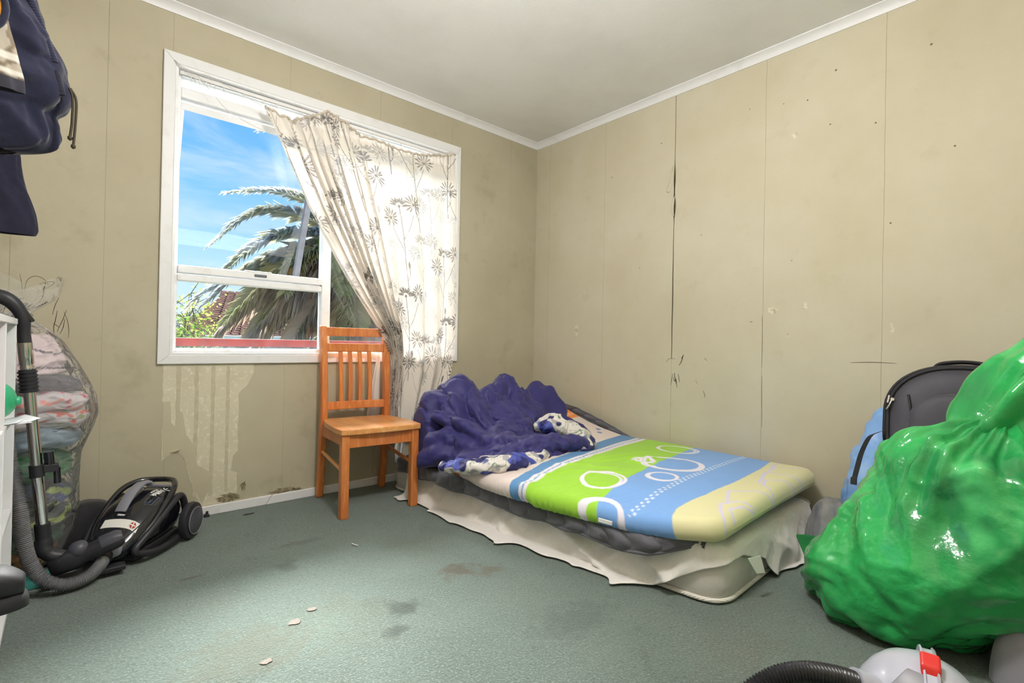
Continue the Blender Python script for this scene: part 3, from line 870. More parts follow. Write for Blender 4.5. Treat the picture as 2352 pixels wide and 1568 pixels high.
def frond(pts, mat, ll=.34, seed=0, dens=1.0, droop=.35):
    r = np.random.default_rng(seed)
    off = np.array([PC[0], PC[1], GZ])
    P = catmull(np.asarray(pts) - off, 40)
    L_ = np.linalg.norm(np.diff(P, axis=0), axis=1).sum()
    m = MB()
    m.tube(P, np.linspace(.022, .003, 40), 5)
    T = np.gradient(P, axis=0); T /= np.linalg.norm(T, axis=1)[:, None]
    n = int(62 * L_ / 1.8 * dens)
    for k in range(n):
        t = .10 + .90 * (k + r.uniform(0, 1)) / n
        i = min(int(t * 39), 38); f = t * 39 - i
        p = P[i] * (1 - f) + P[i + 1] * f
        tt = T[i]
        side = np.cross(tt, [0, 0, 1.0]); side /= np.linalg.norm(side) + 1e-9
        up = np.cross(side, tt)
        for s in (-1, 1):
            l = 1.3 * ll * (1 - .75 * max(0, t - .45) / .55) * (.55 + .45 * min(1, t / .3)) * r.uniform(.75, 1.15)
            d = tt * r.uniform(.55, .85) + s * side * r.uniform(.5, .9) + up * r.uniform(.05, .45)
            d /= np.linalg.norm(d)
            w = np.cross(d, up); w = w / (np.linalg.norm(w) + 1e-9) * .0062
            mid = p + d * l * .55
            e_ = p + d * l + np.array([0, 0, -droop * l * r.uniform(.3, 1.2)])
            m.add([tuple(p), tuple(mid + w), tuple(e_), tuple(mid - w)], [(0, 1, 2), (0, 2, 3)])
    return m.build('frond', mat, palm)
def W(x, z, dy):
    """a point of the crown: across and up, dy behind the trunk"""
    return (.536 + (x - .40) * 1.044, PC[1] + dy, 2.207 + (z - 2.15) * 1.044)
fl = [
    ([(.40, 2.30), (-.10, 2.62), (-.60, 2.76), (-1.00, 2.72), (-1.30, 2.64)], 'blue', .20, .2), ([(.40, 2.35), (-.05, 2.72), (-.55, 2.88), (-1.0, 2.80)], 'blue', .16, .6),
    ([(.40, 2.30), (0.05, 2.9), (-.35, 3.3), (-.75, 3.45), (-1.05, 3.30)], 'blue', .22, -.4),
    ([(.40, 2.25), (-.20, 2.42), (-.72, 2.47), (-1.10, 2.33), (-1.50, 1.92)], 'blue', .27, -.2), ([(.40, 2.20), (-.15, 2.25), (-.65, 2.18), (-1.05, 1.95), (-1.38, 1.62)], 'blue', .32, -.4),
    ([(.40, 2.18), (-.20, 2.12), (-.75, 1.90), (-1.15, 1.62), (-1.52, 1.24)], 'blue', .34, .1), ([(.40, 2.15), (-.15, 2.02), (-.65, 1.78), (-1.05, 1.42), (-1.40, 1.02)], 'olive', .36, -.5),
    ([(.40, 2.15), (-.05, 2.10), (-.40, 1.95), (-.65, 1.66), (-.80, 1.40)], 'olive', .34, -.6), ([(.40, 2.10), (-.25, 1.86), (-.80, 1.48), (-1.15, 1.12), (-1.38, .78)], 'dead', .34, .3),
    ([(.42, 2.05), (-.15, 1.78), (-.60, 1.42), (-.92, 1.05), (-1.18, .74)], 'dead', .36, -.2), ([(.45, 2.05), (-.05, 1.72), (-.45, 1.34), (-.72, .98), (-.92, .66)], 'dead', .36, .4),
    ([(.45, 2.0), (0.0, 1.65), (-.32, 1.28), (-.55, .95), (-.70, .62)], 'dead', .36, -.4), ([(.45, 2.0), (.08, 1.60), (-.15, 1.25), (-.30, .92), (-.40, .60)], 'dead', .38, .1),
    ([(.47, 2.0), (.15, 1.58), (-.02, 1.22), (-.12, .90), (-.18, .58)], 'olive', .36, -.5), ([(.5, 2.0), (.25, 1.55), (.14, 1.2), (.08, .88), (.05, .55)], 'dead', .38, -.2),
    ([(.5, 2.0), (.36, 1.55), (.30, 1.2), (.27, .86), (.26, .55)], 'dead', .38, -.5), ([(.5, 2.1), (.2, 2.2), (-.02, 2.15), (-.15, 1.98), (-.24, 1.75)], 'green', .30, -.7),
    ([(.5, 2.1), (.25, 2.05), (.1, 1.9), (.0, 1.7), (-.06, 1.45)], 'green', .32, -.6), ([(.52, 2.05), (.3, 1.8), (.2, 1.5), (.16, 1.25), (.15, 1.0)], 'olive', .34, -.6),
    ([(.55, 2.0), (.52, 1.5), (.5, 1.1), (.5, .75), (.5, .5)], 'dead', .38, -.4), ([(.6, 2.0), (.7, 1.6), (.75, 1.2), (.78, .8), (.8, .5)], 'dead', .38, -.3), ([(.6, 2.05), (.95, 1.8), (1.2, 1.4), (1.35, 1.0), (1.42, .6)], 'dead', .36, .1),
    ([(.6, 2.2), (1.1, 2.4), (1.6, 2.3), (2.0, 1.9), (2.3, 1.4)], 'blue', .34, 0), ([(.6, 2.3), (1.0, 2.8), (1.5, 3.1), (2.0, 2.95), (2.4, 2.6)], 'green', .32, .3), ([(.5, 2.3), (.5, 2.9), (.3, 3.4), (.0, 3.7), (-.3, 3.75)], 'green', .32, .2),
    ([(.6, 2.1), (1.1, 2.0), (1.55, 1.7), (1.9, 1.3), (2.1, .9)], 'olive', .34, -.3), ([(.6, 2.3), (.9, 3.0), (1.2, 3.5), (1.6, 3.7), (2.0, 3.6)], 'green', .32, -.3),
    ([(.30, 2.1), (-.35, 1.95), (-.95, 1.7), (-1.4, 1.45), (-1.62, 1.2)], 'blue', .26, .5), ([(.35, 2.0), (-.35, 1.62), (-.75, 1.25), (-1.0, .92), (-1.1, .7)], 'olive', .34, 0.)]
for i, (p, k, ll, dy) in enumerate(fl):
    nn = len(p)
    pts = [W(q[0], q[1], dy * (j / (nn - 1))) for j, q in enumerate(p)]
    frond(pts, M_frond[k], ll, 100 + i, 3.2 if k == 'dead' else 2.8, .75 if k == 'dead' else .35)
# ------------------------------------------------------------------ chair under the window
M_wood = pm('orange_pine', srgb(206, 126, 66), .38, coat=.25, stretch=(14, 14, 1.2), var=[(2.0, srgb(182, 98, 48), .35, .7, 6), (6.0, srgb(222, 150, 86), .5, .75, 5)], bump=(6, .06, .002))
M_wood_seat = pm('pale_pine_seat', srgb(222, 160, 96), .32, coat=.35, stretch=(9, 1.0, 9), var=[(2.2, srgb(204, 132, 70), .35, .7, 6), (5.0, srgb(232, 180, 120), .5, .75, 5)], bump=(6, .05, .002))
chair = empty('dining_chair', (-1.49, -.262, 0), math.radians(-4.5), 'orange pine dining chair with a slatted back below the window', 'chair')
def leg(pts, hw, name='leg'):
    """square section post through centre points (x,y,z)"""
    rows = [[(x - hw, y - hw, z), (x + hw, y - hw, z), (x + hw, y + hw, z), (x - hw, y + hw, z)] for x, y, z in pts]
    return MB().rings(rows).build(name, M_wood, chair, bevel=.004)
for s in (-1, 1):
    leg([(s * .182, -.205, 0), (s * .182, -.205, .402)], .020)
    zs = np.linspace(0, .935, 26)
    yy = np.interp(zs, [0, .2, .40, .55, .75, .935], [.205, .178, .158, .156, .172, .200])
    for _ in range(3): yy[1:-1] = (yy[:-2] + yy[1:-1] * 2 + yy[2:]) / 4
    rows = []
    for z, y in zip(zs, yy):
        hx, hy = .0175, .024 - .006 * abs(z - .45) / .45
        if z > .9: hy *= 1 - .25 * (z - .9) / .035
        rows.append([(s * .178 - hx, y - hy, z), (s * .178 + hx, y - hy, z), (s * .178 + hx, y + hy, z), (s * .178 - hx, y + hy, z)])
    MB().rings(rows).build('rear_post', M_wood, chair, bevel=.005, smooth=40)
# dished seat
n, k = 26, 26
top, bot = [], []
out_ = []
for i in range(n):
    y = -.232 + .40 * i / (n - 1)
    w = np.interp(y, [-.232, -.15, .05, .168], [.208, .214, .200, .176])
    out_.append(w)
V, Fc = [], []
for zz in (0, 1):
    for i in range(n):
        y = -.232 + .40 * i / (n - 1)
        for j in range(k):
            u = -1 + 2 * j / (k - 1)
            x = u * out_[i]
            yy_ = y - (.014 * (1 - u * u) if i == 0 else .014 * (1 - u * u) * (1 - i / (n - 1)))
            dish = .007 * math.exp(-((abs(u) - .45) / .3) ** 2) * math.exp(-((y + .0) / .13) ** 2)
            z = (.432 - dish) if zz else .403
            V.append((x, yy_, z))
def id_(a, i, j): return a * n * k + i * k + j
for i in range(n - 1):
    for j in range(k - 1):
        Fc.append((id_(1, i, j), id_(1, i, j + 1), id_(1, i + 1, j + 1), id_(1, i + 1, j)))
        Fc.append((id_(0, i, j), id_(0, i + 1, j), id_(0, i + 1, j + 1), id_(0, i, j + 1)))
for i in range(n - 1):
    Fc.append((id_(0, i, 0), id_(1, i, 0), id_(1, i + 1, 0), id_(0, i + 1, 0)))
    Fc.append((id_(0, i, k - 1), id_(0, i + 1, k - 1), id_(1, i + 1, k - 1), id_(1, i, k - 1)))
for j in range(k - 1):
    Fc.append((id_(0, 0, j), id_(0, 0, j + 1), id_(1, 0, j + 1), id_(1, 0, j)))
    Fc.append((id_(0, n - 1, j), id_(1, n - 1, j), id_(1, n - 1, j + 1), id_(0, n - 1, j + 1)))
MB().add(V, Fc).build('seat', M_wood_seat, chair, smooth=40, bevel=.004)
# aprons
MB().box((-.162, -.218, .338), (.162, -.196, .403)).build('apron', M_wood, chair, bevel=.002)
MB().box((-.160, .148, .345), (.160, .168, .403)).build('apron', M_wood, chair, bevel=.002)
for s in (-1, 1):
    MB().box((s * .180 - .010, -.185, .345), (s * .180 + .010, .138, .403)).build('apron', M_wood, chair, bevel=.002)
    MB().tube([(s * .182, -.186, .222), (s * .179, .150, .255)], .0095, 12).build('stretcher', M_wood_seat if s < 0 else M_wood, chair, smooth=60)
def rail(name, z0, z1, y, bow, th=.018):
    rows = []
    for x in np.linspace(-.162, .162, 15):
        b_ = bow * (1 - (x / .162) ** 2)
        rows.append([(x, y - th / 2 + b_, z0), (x, y + th / 2 + b_, z0), (x, y + th / 2 + b_ + .004, z1), (x, y - th / 2 + b_ + .004, z1)])
    return MB().rings(rows).build(name, M_wood, chair, bevel=.004, smooth=40)
rail('top_rail', .882, .930, .192, .022, .022)
rail('crest_rail', .795, .842, .176, .022)
rail('lower_rail', .478, .522, .150, .018)
for x in (-.082, -.028, .028, .082):
    b_ = .022 * (1 - (x / .162) ** 2)
    rows = []
    for t in np.linspace(0, 1, 9):
        z = .520 + t * .277
        y = .150 + (.176 - .150) * t + b_ - .010 * math.sin(t * math.pi)
        hw = .0115
        rows.append([(x - hw, y - .006, z), (x + hw, y - .006, z), (x + hw, y + .006, z), (x - hw, y + .006, z)])
    MB().rings(rows).build('back_slat', M_wood, chair, bevel=.003, smooth=40)
# ------------------------------------------------------------------ bed on the floor
B_FL, B_FR, B_HR, B_HL = np.array([-1.075, -2.025]), np.array([-.105, -1.985]), np.array([-.135, -.10]), np.array([-1.255, -.12])
def bedpt(u, v):
    u = np.asarray(u, float)[..., None]; v = np.asarray(v, float)[..., None]
    return (B_FL * (1 - u) + B_FR * u) * (1 - v) + (B_HL * (1 - u) + B_HR * u) * v
def rounded_outline(corners, r, k=9, m=14):
    """closed outline with rounded corners and extra points on the sides"""
    pts = []
    n = len(corners)
    for i in range(n):
        p0, p1, p2 = [np.asarray(corners[j % n], float) for j in (i - 1, i, i + 1)]
        d0 = (p0 - p1) / np.linalg.norm(p0 - p1); d2 = (p2 - p1) / np.linalg.norm(p2 - p1)
        a, c_ = p1 + d0 * r, p1 + d2 * r
        for t in np.linspace(0, 1, k):
            pts.append((1 - t) ** 2 * a + 2 * t * (1 - t) * p1 + t * t * c_)
        q = np.asarray(corners[(i + 1) % n], float)
        e_ = q + (p1 - q) / np.linalg.norm(p1 - q) * r
        for t in np.linspace(0, 1, m + 2)[1:-1]:
            pts.append(c_ + (e_ - c_) * t)
    return np.array(pts)
def outnormals(P):
    T = np.roll(P, -1, 0) - np.roll(P, 1, 0)
    T /= np.linalg.norm(T, axis=1)[:, None]
    return np.stack([T[:, 1], -T[:, 0]], -1)
M_matt = pm('mattress_ticking', srgb(214, 210, 204), .55, spec=.4, sheen=.2, var=[(4, srgb(192, 186, 178), .45, .75, 5)], bump=[(16, .35, .012), (120, .1, .002)])
M_pipe = pm('mattress_piping', srgb(228, 224, 216), .7, wave=(60, .5, .003, 'DIAGONAL'))
mattress = empty('base_mattress', (-.65, -1.05, 0), 0, 'white single mattress lying directly on the carpet', 'mattress')
MO = Vector((-.65, -1.05, 0))
OUT = rounded_outline([B_FL, B_FR, B_HR, B_HL], .10)
NRM = outnormals(OUT)
if np.mean(np.sum(NRM * (OUT - OUT.mean(0)), 1)) < 0: NRM = -NRM
lv = [(.004, -.02), (.012, -.004), (.03, .004), (.085, .010), (.14, .004), (.160, -.004), (.170, -.03), (.174, -.10)]
R_ = np.array([[(*(p + n * o), z) for p, n in zip(OUT, NRM)] for z, o in lv]) - np.array(MO)
MB().rings(R_).build('ticking', M_matt, mattress, smooth=60)
for z in (.013, .161):
    pth = np.array([(*(p - n * -.003), z) for p, n in zip(OUT, NRM)]) - np.array(MO)
    MB().tube(np.vstack([pth, pth[:2]]), .008, 8, cap=False).build('piping', M_pipe, mattress, smooth=60)

# cream fleece blanket hanging over the side and pulled up at the corner
M_fleece = pm('cream_fleece', srgb(230, 226, 221), .95, spec=.1, sheen=.5, var=[(3, srgb(222, 208, 188), .52, .8, 4), (60, srgb(236, 233, 228), .5, .7, 3)], bump=[(220, .25, .003), (14, .25, .01)])
n_c = len(OUT) // 4
# walk: head-left -> foot-left -> foot-right
def walk(n):
    h, f, g = B_HL + (B_FL - B_HL) * .10, B_FL, B_FR + (B_FL - B_FR) * .10
    r = .10
    d1 = (f - h) / np.linalg.norm(f - h); d2 = (g - f) / np.linalg.norm(g - f)
    a, c_ = f - d1 * r, f + d2 * r
    pts = [h + (a - h) * t for t in np.linspace(0, 1, 140)] + [(1 - t) ** 2 * a + 2 * t * (1 - t) * f + t * t * c_ for t in np.linspace(0, 1, 16)[1:]] + [c_ + (g - c_) * t for t in np.linspace(0, 1, 60)[1:]]
    P = np.array(pts)
    s = np.concatenate([[0], np.cumsum(np.linalg.norm(np.diff(P, axis=0), axis=1))])
    ss = np.linspace(0, s[-1], n)
    return np.stack([np.interp(ss, s, P[:, 0]), np.interp(ss, s, P[:, 1])], -1), ss
NU, NV = 210, 46
PW, SS = walk(NU)
TW = np.gradient(PW, axis=0); TW /= np.linalg.norm(TW, axis=1)[:, None]
NW = np.stack([TW[:, 1], -TW[:, 0]], -1)
if NW[5, 0] > 0: NW = -NW
for _ in range(6): NW[1:-1] = (NW[:-2] + NW[1:-1] * 2 + NW[2:]) / 4
NW /= np.linalg.norm(NW, axis=1)[:, None]
SL = SS[-1]
# hanging length along the walk; the corner sits at s of about 1.71
s_corner = np.linalg.norm(B_HL - B_FL) * .9
hang = np.interp(SS - s_corner, [-1.8, -1.5, -.9, -.45, -.30, -.18, -.06, .03, .10, .20, .28, .34, .55, .70, .95], [.225, .215, .225, .22, .205, .13, .055, .028, .030, .060, .085, .16, .185, .17, .16])
hang = hang + .012 * noise3(np.stack([SS * 7, 0 * SS, 0 * SS], -1))
EDGE_Z, RAD = .184, .03
_dd = (.28 + hang)[:, None] * np.linspace(0, 1, NV)[None, :]
BQ1 = noise3(np.stack([SS[:, None] * 3.4 - _dd * 5.0, _dd * 2.5, 0 * _dd + 2.2], -1)); BQ2 = noise3(np.stack([SS[:, None] * 8. + _dd * 9.0, _dd * 3., 0 * _dd + 7.2], -1))
G = np.zeros((NU, NV, 3))
for i in range(NU):
    tot = .28 + hang[i]
    d = np.linspace(0, tot, NV)
    for j, dd in enumerate(d):
        if dd < .28 - RAD:
            off, z = dd - .28 + .0, EDGE_Z
        else:
            e_ = dd - (.28 - RAD)
            arc = RAD * math.pi / 2
            if e_ < arc:
                a = e_ / RAD
                off, z = -RAD + RAD * math.sin(a) + .012, EDGE_Z - RAD + RAD * math.cos(a)
                off = off if a > .5 else off - .012 * (1 - a / .5)
            else:
                h = e_ - arc
                z = EDGE_Z - RAD - h
                off = .012 + .10 * h
                if z < .010:
                    off += (.010 - z) * .9; z = .010
        fold = 0.
        below = max(0., (dd - .28) / .2)
        if below > 0:
            q_, q2 = float(BQ1[i, j]), float(BQ2[i, j])
            fold = min(1.4, below) * (.055 * math.exp(-abs(q_) * 7) + .022 * math.exp(-abs(q2) * 6))
        xy = PW[i] + NW[i] * (off + fold)
        G[i, j] = (xy[0], xy[1], z)
# a bunched roll of cloth on top near the corner
bun = np.exp(-((SS - s_corner + .05) / .22) ** 2)
jj = np.linspace(0, 1, NV)
for i in range(NU):
    G[i, :, 2] += bun[i] * .022 * np.abs(np.sin(jj * 9 + SS[i] * 10)) * np.exp(-((jj - .80) / .18) ** 2)
pin = np.zeros((NU, NV)); pin[:, :18] = .3
Lx = lambda X: X
def col_blanket(X):
    X[..., 2] = np.maximum(X[..., 2], .006)
    X[..., 0] = np.where((X[..., 1] > -.62) & (X[..., 1] < -.4), np.maximum(X[..., 0], -1.300), X[..., 0])
    return X
GB = crumple(G, 1.07, 60, .05, (2, 4), .5, amp=.012, freq=7, collide=col_blanket, seed=2, pin=pin)
blanket = empty('fleece_blanket', tuple(MO), 0, 'cream fleece blanket draped over the side of the floor mattress', 'blanket')
grid_obj('cloth', GB - np.array(MO), M_fleece, blanket, sub=1, solid=.005)
# woven label at the corner
lt = MB()
lp = np.array([(-.965, -2.06, .150), (-.90, -2.075, .147), (-.885, -2.085, .088), (-.93, -2.075, .094)])
lt.add([tuple(p - np.array(MO)) for p in lp], [(0, 1, 2, 3)])
lt.build('care_label', pm('care_label', srgb(226, 228, 220), .6), blanket, solid=.002)

# charcoal quilted under-blanket
M_quilt = pm('charcoal_quilting', srgb(92, 92, 100), .65, sheen=.3, var=[(8, srgb(78, 78, 85), .4, .7, 4)], bump=[(60, .25, .006), (300, .1, .002)])
NA, NB_ = 150, 180
vv = np.linspace(.03, .93, NB_)
Q = np.zeros((NA, NB_, 3))
right_top = lambda y: np.interp(y, [-1.9, -1.10, -1.0, -.86, -.70, -.54, -.33, -.1], [.20, .235, .285, .335, .385, .43, .455, .47])
def ss1(a, b, x):
    t = min(1., max(0., (x - a) / (b - a)))
    return t * t * (3 - 2 * t)
for j, v in enumerate(vv):
    pl, pr = bedpt(0., v), bedpt(1., v)
    over = .066 + .025 * float(noise3(np.array([v * 9., .4, 3.]))) + .05 * math.exp(-((v - .1) / .05) ** 2) * 0
    edge_k = float(sstep(.03, .12, v)); over *= edge_k * .85 + .15
    width = np.linalg.norm(pr - pl)
    wd = (pr - pl) / width
    rt0 = float(right_top(pl[1])); plx, ply, wdx, wdy = float(pl[0]), float(pl[1]), float(wd[0]), float(wd[1])
    rise = max(.0, rt0 - .195)
    tot = over + width + max(rise, .02) + .06
    for i, a in enumerate(np.linspace(0, tot, NA)):
        if a < over:
            h = over - a
            off = -.075 * edge_k - .10 * h
            x, z = off, .196 - h * .93
        elif a < over + width + .06:
            x = a - over - .03 * (1 - ss1(0, .1, a - over)); z = .198
            x = x if a - over > .1 else -.075 * edge_k + (a - over) * (1 + .75 * edge_k)
        else:
            x = width + .06; z = 0.
        # the pad climbs toward the head end
        lift = max(0., rt0 - .26) * ss1(.30, .95, x / width)
        if a < over + width + .06:
            z += lift * .8
        else:
            k_ = (a - over - width - .06) / max(1e-4, tot - over - width - .06)
            z = .198 + lift * .8 + (rt0 - .198 - lift * .8) * min(1., k_)
        xx = min(plx + wdx * x, -.02)
        Q[i, j] = (max(xx, -1.285) if ply > -.62 else xx, ply + wdy * x, z)
du = np.gradient(Q, axis=0); dv = np.gradient(Q, axis=1)
nq = np.cross(du, dv); nq /= np.linalg.norm(nq, axis=-1, keepdims=True) + 1e-9
if nq[NA // 2, NB_ // 2, 2] < 0: nq = -nq
aa = np.arange(NA)[:, None] * .0086; bb_ = (vv * 1.9)[None, :]
wob = .012 * noise3(np.stack(np.broadcast_arrays(aa * 6, bb_ * 6, 0 * aa + 1.), -1))
puff = (np.abs(np.sin(np.pi * (aa + wob) / .075)) ** .45) * (np.abs(np.sin(np.pi * (bb_ + wob * 1.5 + .03 * np.sin(aa * 50)) / .10)) ** .5)
Q = Q + nq * (.020 * puff - .006)[..., None] + nq * (.006 * fbm(Q * 11, 2))[..., None]
under = empty('quilted_underblanket', tuple(MO), 0, 'charcoal quilted under-blanket showing below the patterned foam mattress', 'blanket')
grid_obj('quilting', Q - np.array(MO), M_quilt, under, solid=.006)
hem = Q[0] + nq[0] * .002
MB().tube(hem - np.array(MO), .006, 8).build('hem_piping', M_quilt, under, smooth=60)

# patterned foam mattress
def band(x, pts):
    xs, ys = zip(*sorted(pts))
    return np.interp(x, xs, ys)
def foam_print(x, y):
    """flat printed design, colours by position on the cover (metres)"""
    c = np.zeros(x.shape + (3,))
    def put(mask, col):
        c[mask] = srgb(*col)[:3]
    y1 = band(x, [(-1.3, -1.93), (-1.2, -1.90), (-1.08, -1.86), (-.9, -1.87), (-.61, -1.865), (-.3, -1.83), (-.05, -1.78)])
    y2 = band(x, [(-.03, -1.37), (-.68, -1.50), (-1.09, -1.58), (-1.35, -1.64)])
    y3 = band(x, [(-.05, -1.07), (-.14, -1.09), (-.78, -1.21), (-1.35, -1.30)])
    put(y < y1, (214, 210, 164))
    put((y >= y1) & (y < y2), (120, 164, 222))
    put((y >= y2) & (y < y3), (152, 204, 62))
    wst = .045 + .02 * sstep(-1.2, -.1, x)
    put((y >= y3) & (y < y3 + wst), (222, 216, 220))
    w2 = wst + .055 + .05 * sstep(-1.2, -.1, x)
    put((y >= y3 + wst) & (y < y3 + w2), (88, 138, 186))
    put((y >= y3 + wst * .42) & (y < y3 + wst * .62), (112, 156, 200))
    put(y >= y3 + w2, (224, 210, 204))
    yo = band(x, [(-.05, -.56), (-.5, -.66), (-1.3, -.80)])
    put(y >= yo, (236, 138, 58))
    # dotted rows
    def dots(p, q, col, sp=.034, sz=.0075):
        p, q = np.array(p), np.array(q)
        d = q - p; l = np.linalg.norm(d); d /= l; nrm = np.array([-d[1], d[0]])
        s = (x - p[0]) * d[0] + (y - p[1]) * d[1]; t = (x - p[0]) * nrm[0] + (y - p[1]) * nrm[1]
        inside = (s > 0) & (s < l)
        a = np.mod(s, sp) - sp / 2
        put(inside & (np.abs(a) < sz) & (np.abs(t) < sz * .7), col)
        b = np.mod(s + sp / 2, sp) - sp / 2
        put(inside & (np.abs(b) < sz) & (np.abs(t - .016) < sz * .7), col)
    dots((-1.20, -1.755), (-.06, -1.665), (214, 222, 240))
    dots((-1.26, -1.275), (-.14, -1.075), (226, 226, 236))
    dots((-.7, -.64), (-.04, -.52), (244, 214, 190))
    # loops of brushed white rings
    def ring(cx, cy, r, col=(226, 222, 234), n=3, w=.006, seed=0):
        g = np.random.default_rng(seed)
        for k in range(n):
            ox, oy, rr = g.uniform(-.008, .008), g.uniform(-.008, .008), r * (1 + g.uniform(-.10, .06))
            dd = np.hypot(x - cx - ox, (y - cy - oy) * 1.0)
            put(np.abs(dd - rr) < w, col)
    ring(-.22, -1.36, .105, seed=1); ring(-.56, -1.53, .135, seed=2, n=4); ring(-.80, -1.625, .06, seed=3)
    ring(-1.02, -1.485, .085, seed=4); ring(-1.24, -1.63, .085, seed=5, w=.009); ring(-.62, -1.42, .045, seed=6, w=.008)
    def line(pts, w=.006, col=(206, 200, 226)):
        for (a, b) in zip(pts[:-1], pts[1:]):
            a, b = np.array(a), np.array(b); d = b - a; l2 = d @ d
            t = np.clip(((x - a[0]) * d[0] + (y - a[1]) * d[1]) / l2, 0, 1)
            put(np.hypot(x - a[0] - t * d[0], y - a[1] - t * d[1]) < w, col)
    be = y < y1
    keep = c.copy()
    line([(-1.10, -2.06), (-1.02, -1.99), (-.95, -1.955), (-.88, -1.985), (-.84, -2.05)])
    line([(-.93, -1.97), (-.78, -1.905), (-.70, -1.985), (-.66, -2.06)])
    line([(-.66, -2.06), (-.60, -1.96), (-.50, -1.93), (-.44, -1.98), (-.40, -2.06)])
    line([(-.58, -1.935), (-.36, -1.875), (-.33, -1.96), (-.30, -2.06)])
    line([(-.45, -1.89), (-.20, -1.86), (-.12, -1.95)]); line([(-.30, -1.87), (-.12, -1.82), (-.06, -1.86)])
    line([(-1.02, -2.06), (-.98, -2.0), (-.90, -2.02), (-.86, -2.06)])
    c[~be] = keep[~be]
    for (px, py, r, col) in ((-.17, -.78, .016, (86, 134, 196)), (-.22, -.83, .016, (86, 134, 196)), (-.45, -.94, .015, (226, 132, 70)), (-1.12, -1.06, .014, (226, 140, 74)), (-.98, -1.02, .015, (120, 164, 222)), (-1.19, -1.05, .014, (160, 200, 80))):
        put(np.hypot(x - px, y - py) < r, col)
    return c
NS, NT = 400, 440          # around, along
F_L = [(-1.115, -2.045), (-1.165, -1.9), (-1.22, -1.6), (-1.275, -1.3), (-1.285, -1.0), (-1.25, -.75), (-1.19, -.42)]
F_R = [(-.06, -1.995), (-.045, -1.85), (-.04, -1.5), (-.045, -1.1), (-.075, -.9), (-.085, -.65), (-.10, -.36)]
yl = np.array(F_L); yr = np.array(F_R)
def arclen(q):
    c_ = np.concatenate([[0], np.cumsum(np.linalg.norm(np.diff(q, axis=0), axis=1))])
    return c_ / c_[-1]
al_l, al_r = arclen(yl), arclen(yr)
FT = .082
lift_r = lambda y: np.interp(y, [-2.1, -1.05, -.93, -.81, -.68, -.56, -.4, -.2], [0, 0, .006, .024, .055, .09, .15, .19])
tt = np.concatenate([np.linspace(0, .03, 24)[:-1] ** 1.0, np.linspace(.03, 1, NT - 23)])
GF = np.zeros((NS, NT, 3)); PXY = np.zeros((NS, NT, 2))
# section parameter: top 0..0.62, right side, bottom, left side
ntop = int(NS * .70); ns_ = int(NS * .07); nbot = NS - ntop - 2 * ns_
for j, t in enumerate(tt):
    lxy = np.array([np.interp(t, al_l, yl[:, 0]), np.interp(t, al_l, yl[:, 1])])
    rxy = np.array([np.interp(t, al_r, yr[:, 0]), np.interp(t, al_r, yr[:, 1])])
    ctr = (lxy + rxy) / 2; half = (rxy - lxy) / 2
    d = t * 1.62
    rr = .045
    k = math.sqrt(max(0., 1 - ((rr - d) / rr) ** 2)) if d < rr else 1.0
    k = max(k, 1e-3)
    rc = .075
    inset = (rc - math.sqrt(max(0, rc * rc - (rc - d) ** 2))) if d < rc else 0.0
    hw = np.linalg.norm(half) - inset
    hd = half / np.linalg.norm(half)
    ht = FT / 2 * k
    sr = min(.036, ht)
    u1 = np.linspace(-1, 1, ntop)
    sec = [(u * (hw - sr), ht) for u in u1]
    an = np.linspace(np.pi / 2, -np.pi / 2, ns_ + 2)[1:-1]
    sec += [(hw - sr + sr * math.cos(a), ht * math.sin(a)) for a in an]
    sec += [(-u * (hw - sr), -ht) for u in np.linspace(-1, 1, nbot)]
    an = np.linspace(-np.pi / 2, -3 * np.pi / 2, ns_ + 2)[1:-1]
    sec += [(-(hw - sr) + sr * math.cos(a), ht * math.sin(a)) for a in an]
    sec = np.array(sec)
    xy = ctr + hd * sec[:, :1]
    uu = np.clip(sec[:, 0] / hw * .5 + .5, 0, 1)
    lf = lift_r(ctr[1]) * sstep(.1, 1.0, uu) * 1.05
    droop = -.030 * sstep(.22, 0, uu) * (1 - .5 * sstep(.85, 1, t)) * sstep(.0, .2, t)
    hill = .012 * np.sin(np.clip(uu, 0, 1) * np.pi)
    z = .258 + sec[:, 1] + lf + droop + hill * k
    GF[:, j, 0], GF[:, j, 1], GF[:, j, 2] = xy[:, 0], xy[:, 1], z
    # printed coordinates continue over the sides
    ex = np.where(sec[:, 0] < 0, -1, 1)
    side = np.clip((ht - sec[:, 1]), 0, FT)
    far = (np.abs(sec[:, 0]) > hw - sr - 1e-6)
    px_ = xy[:, 0] + np.where(far, ex * (side * .8), 0)
    py_ = xy[:, 1] - (FT / 2 - ht) * .9
    PXY[:, j, 0], PXY[:, j, 1] = px_, py_
CF = sum(foam_print(PXY[..., 0] + ox, PXY[..., 1] + oy) for ox, oy in ((-.0012, -.0012), (.0012, -.0012), (-.0012, .0012), (.0012, .0012))) / 4
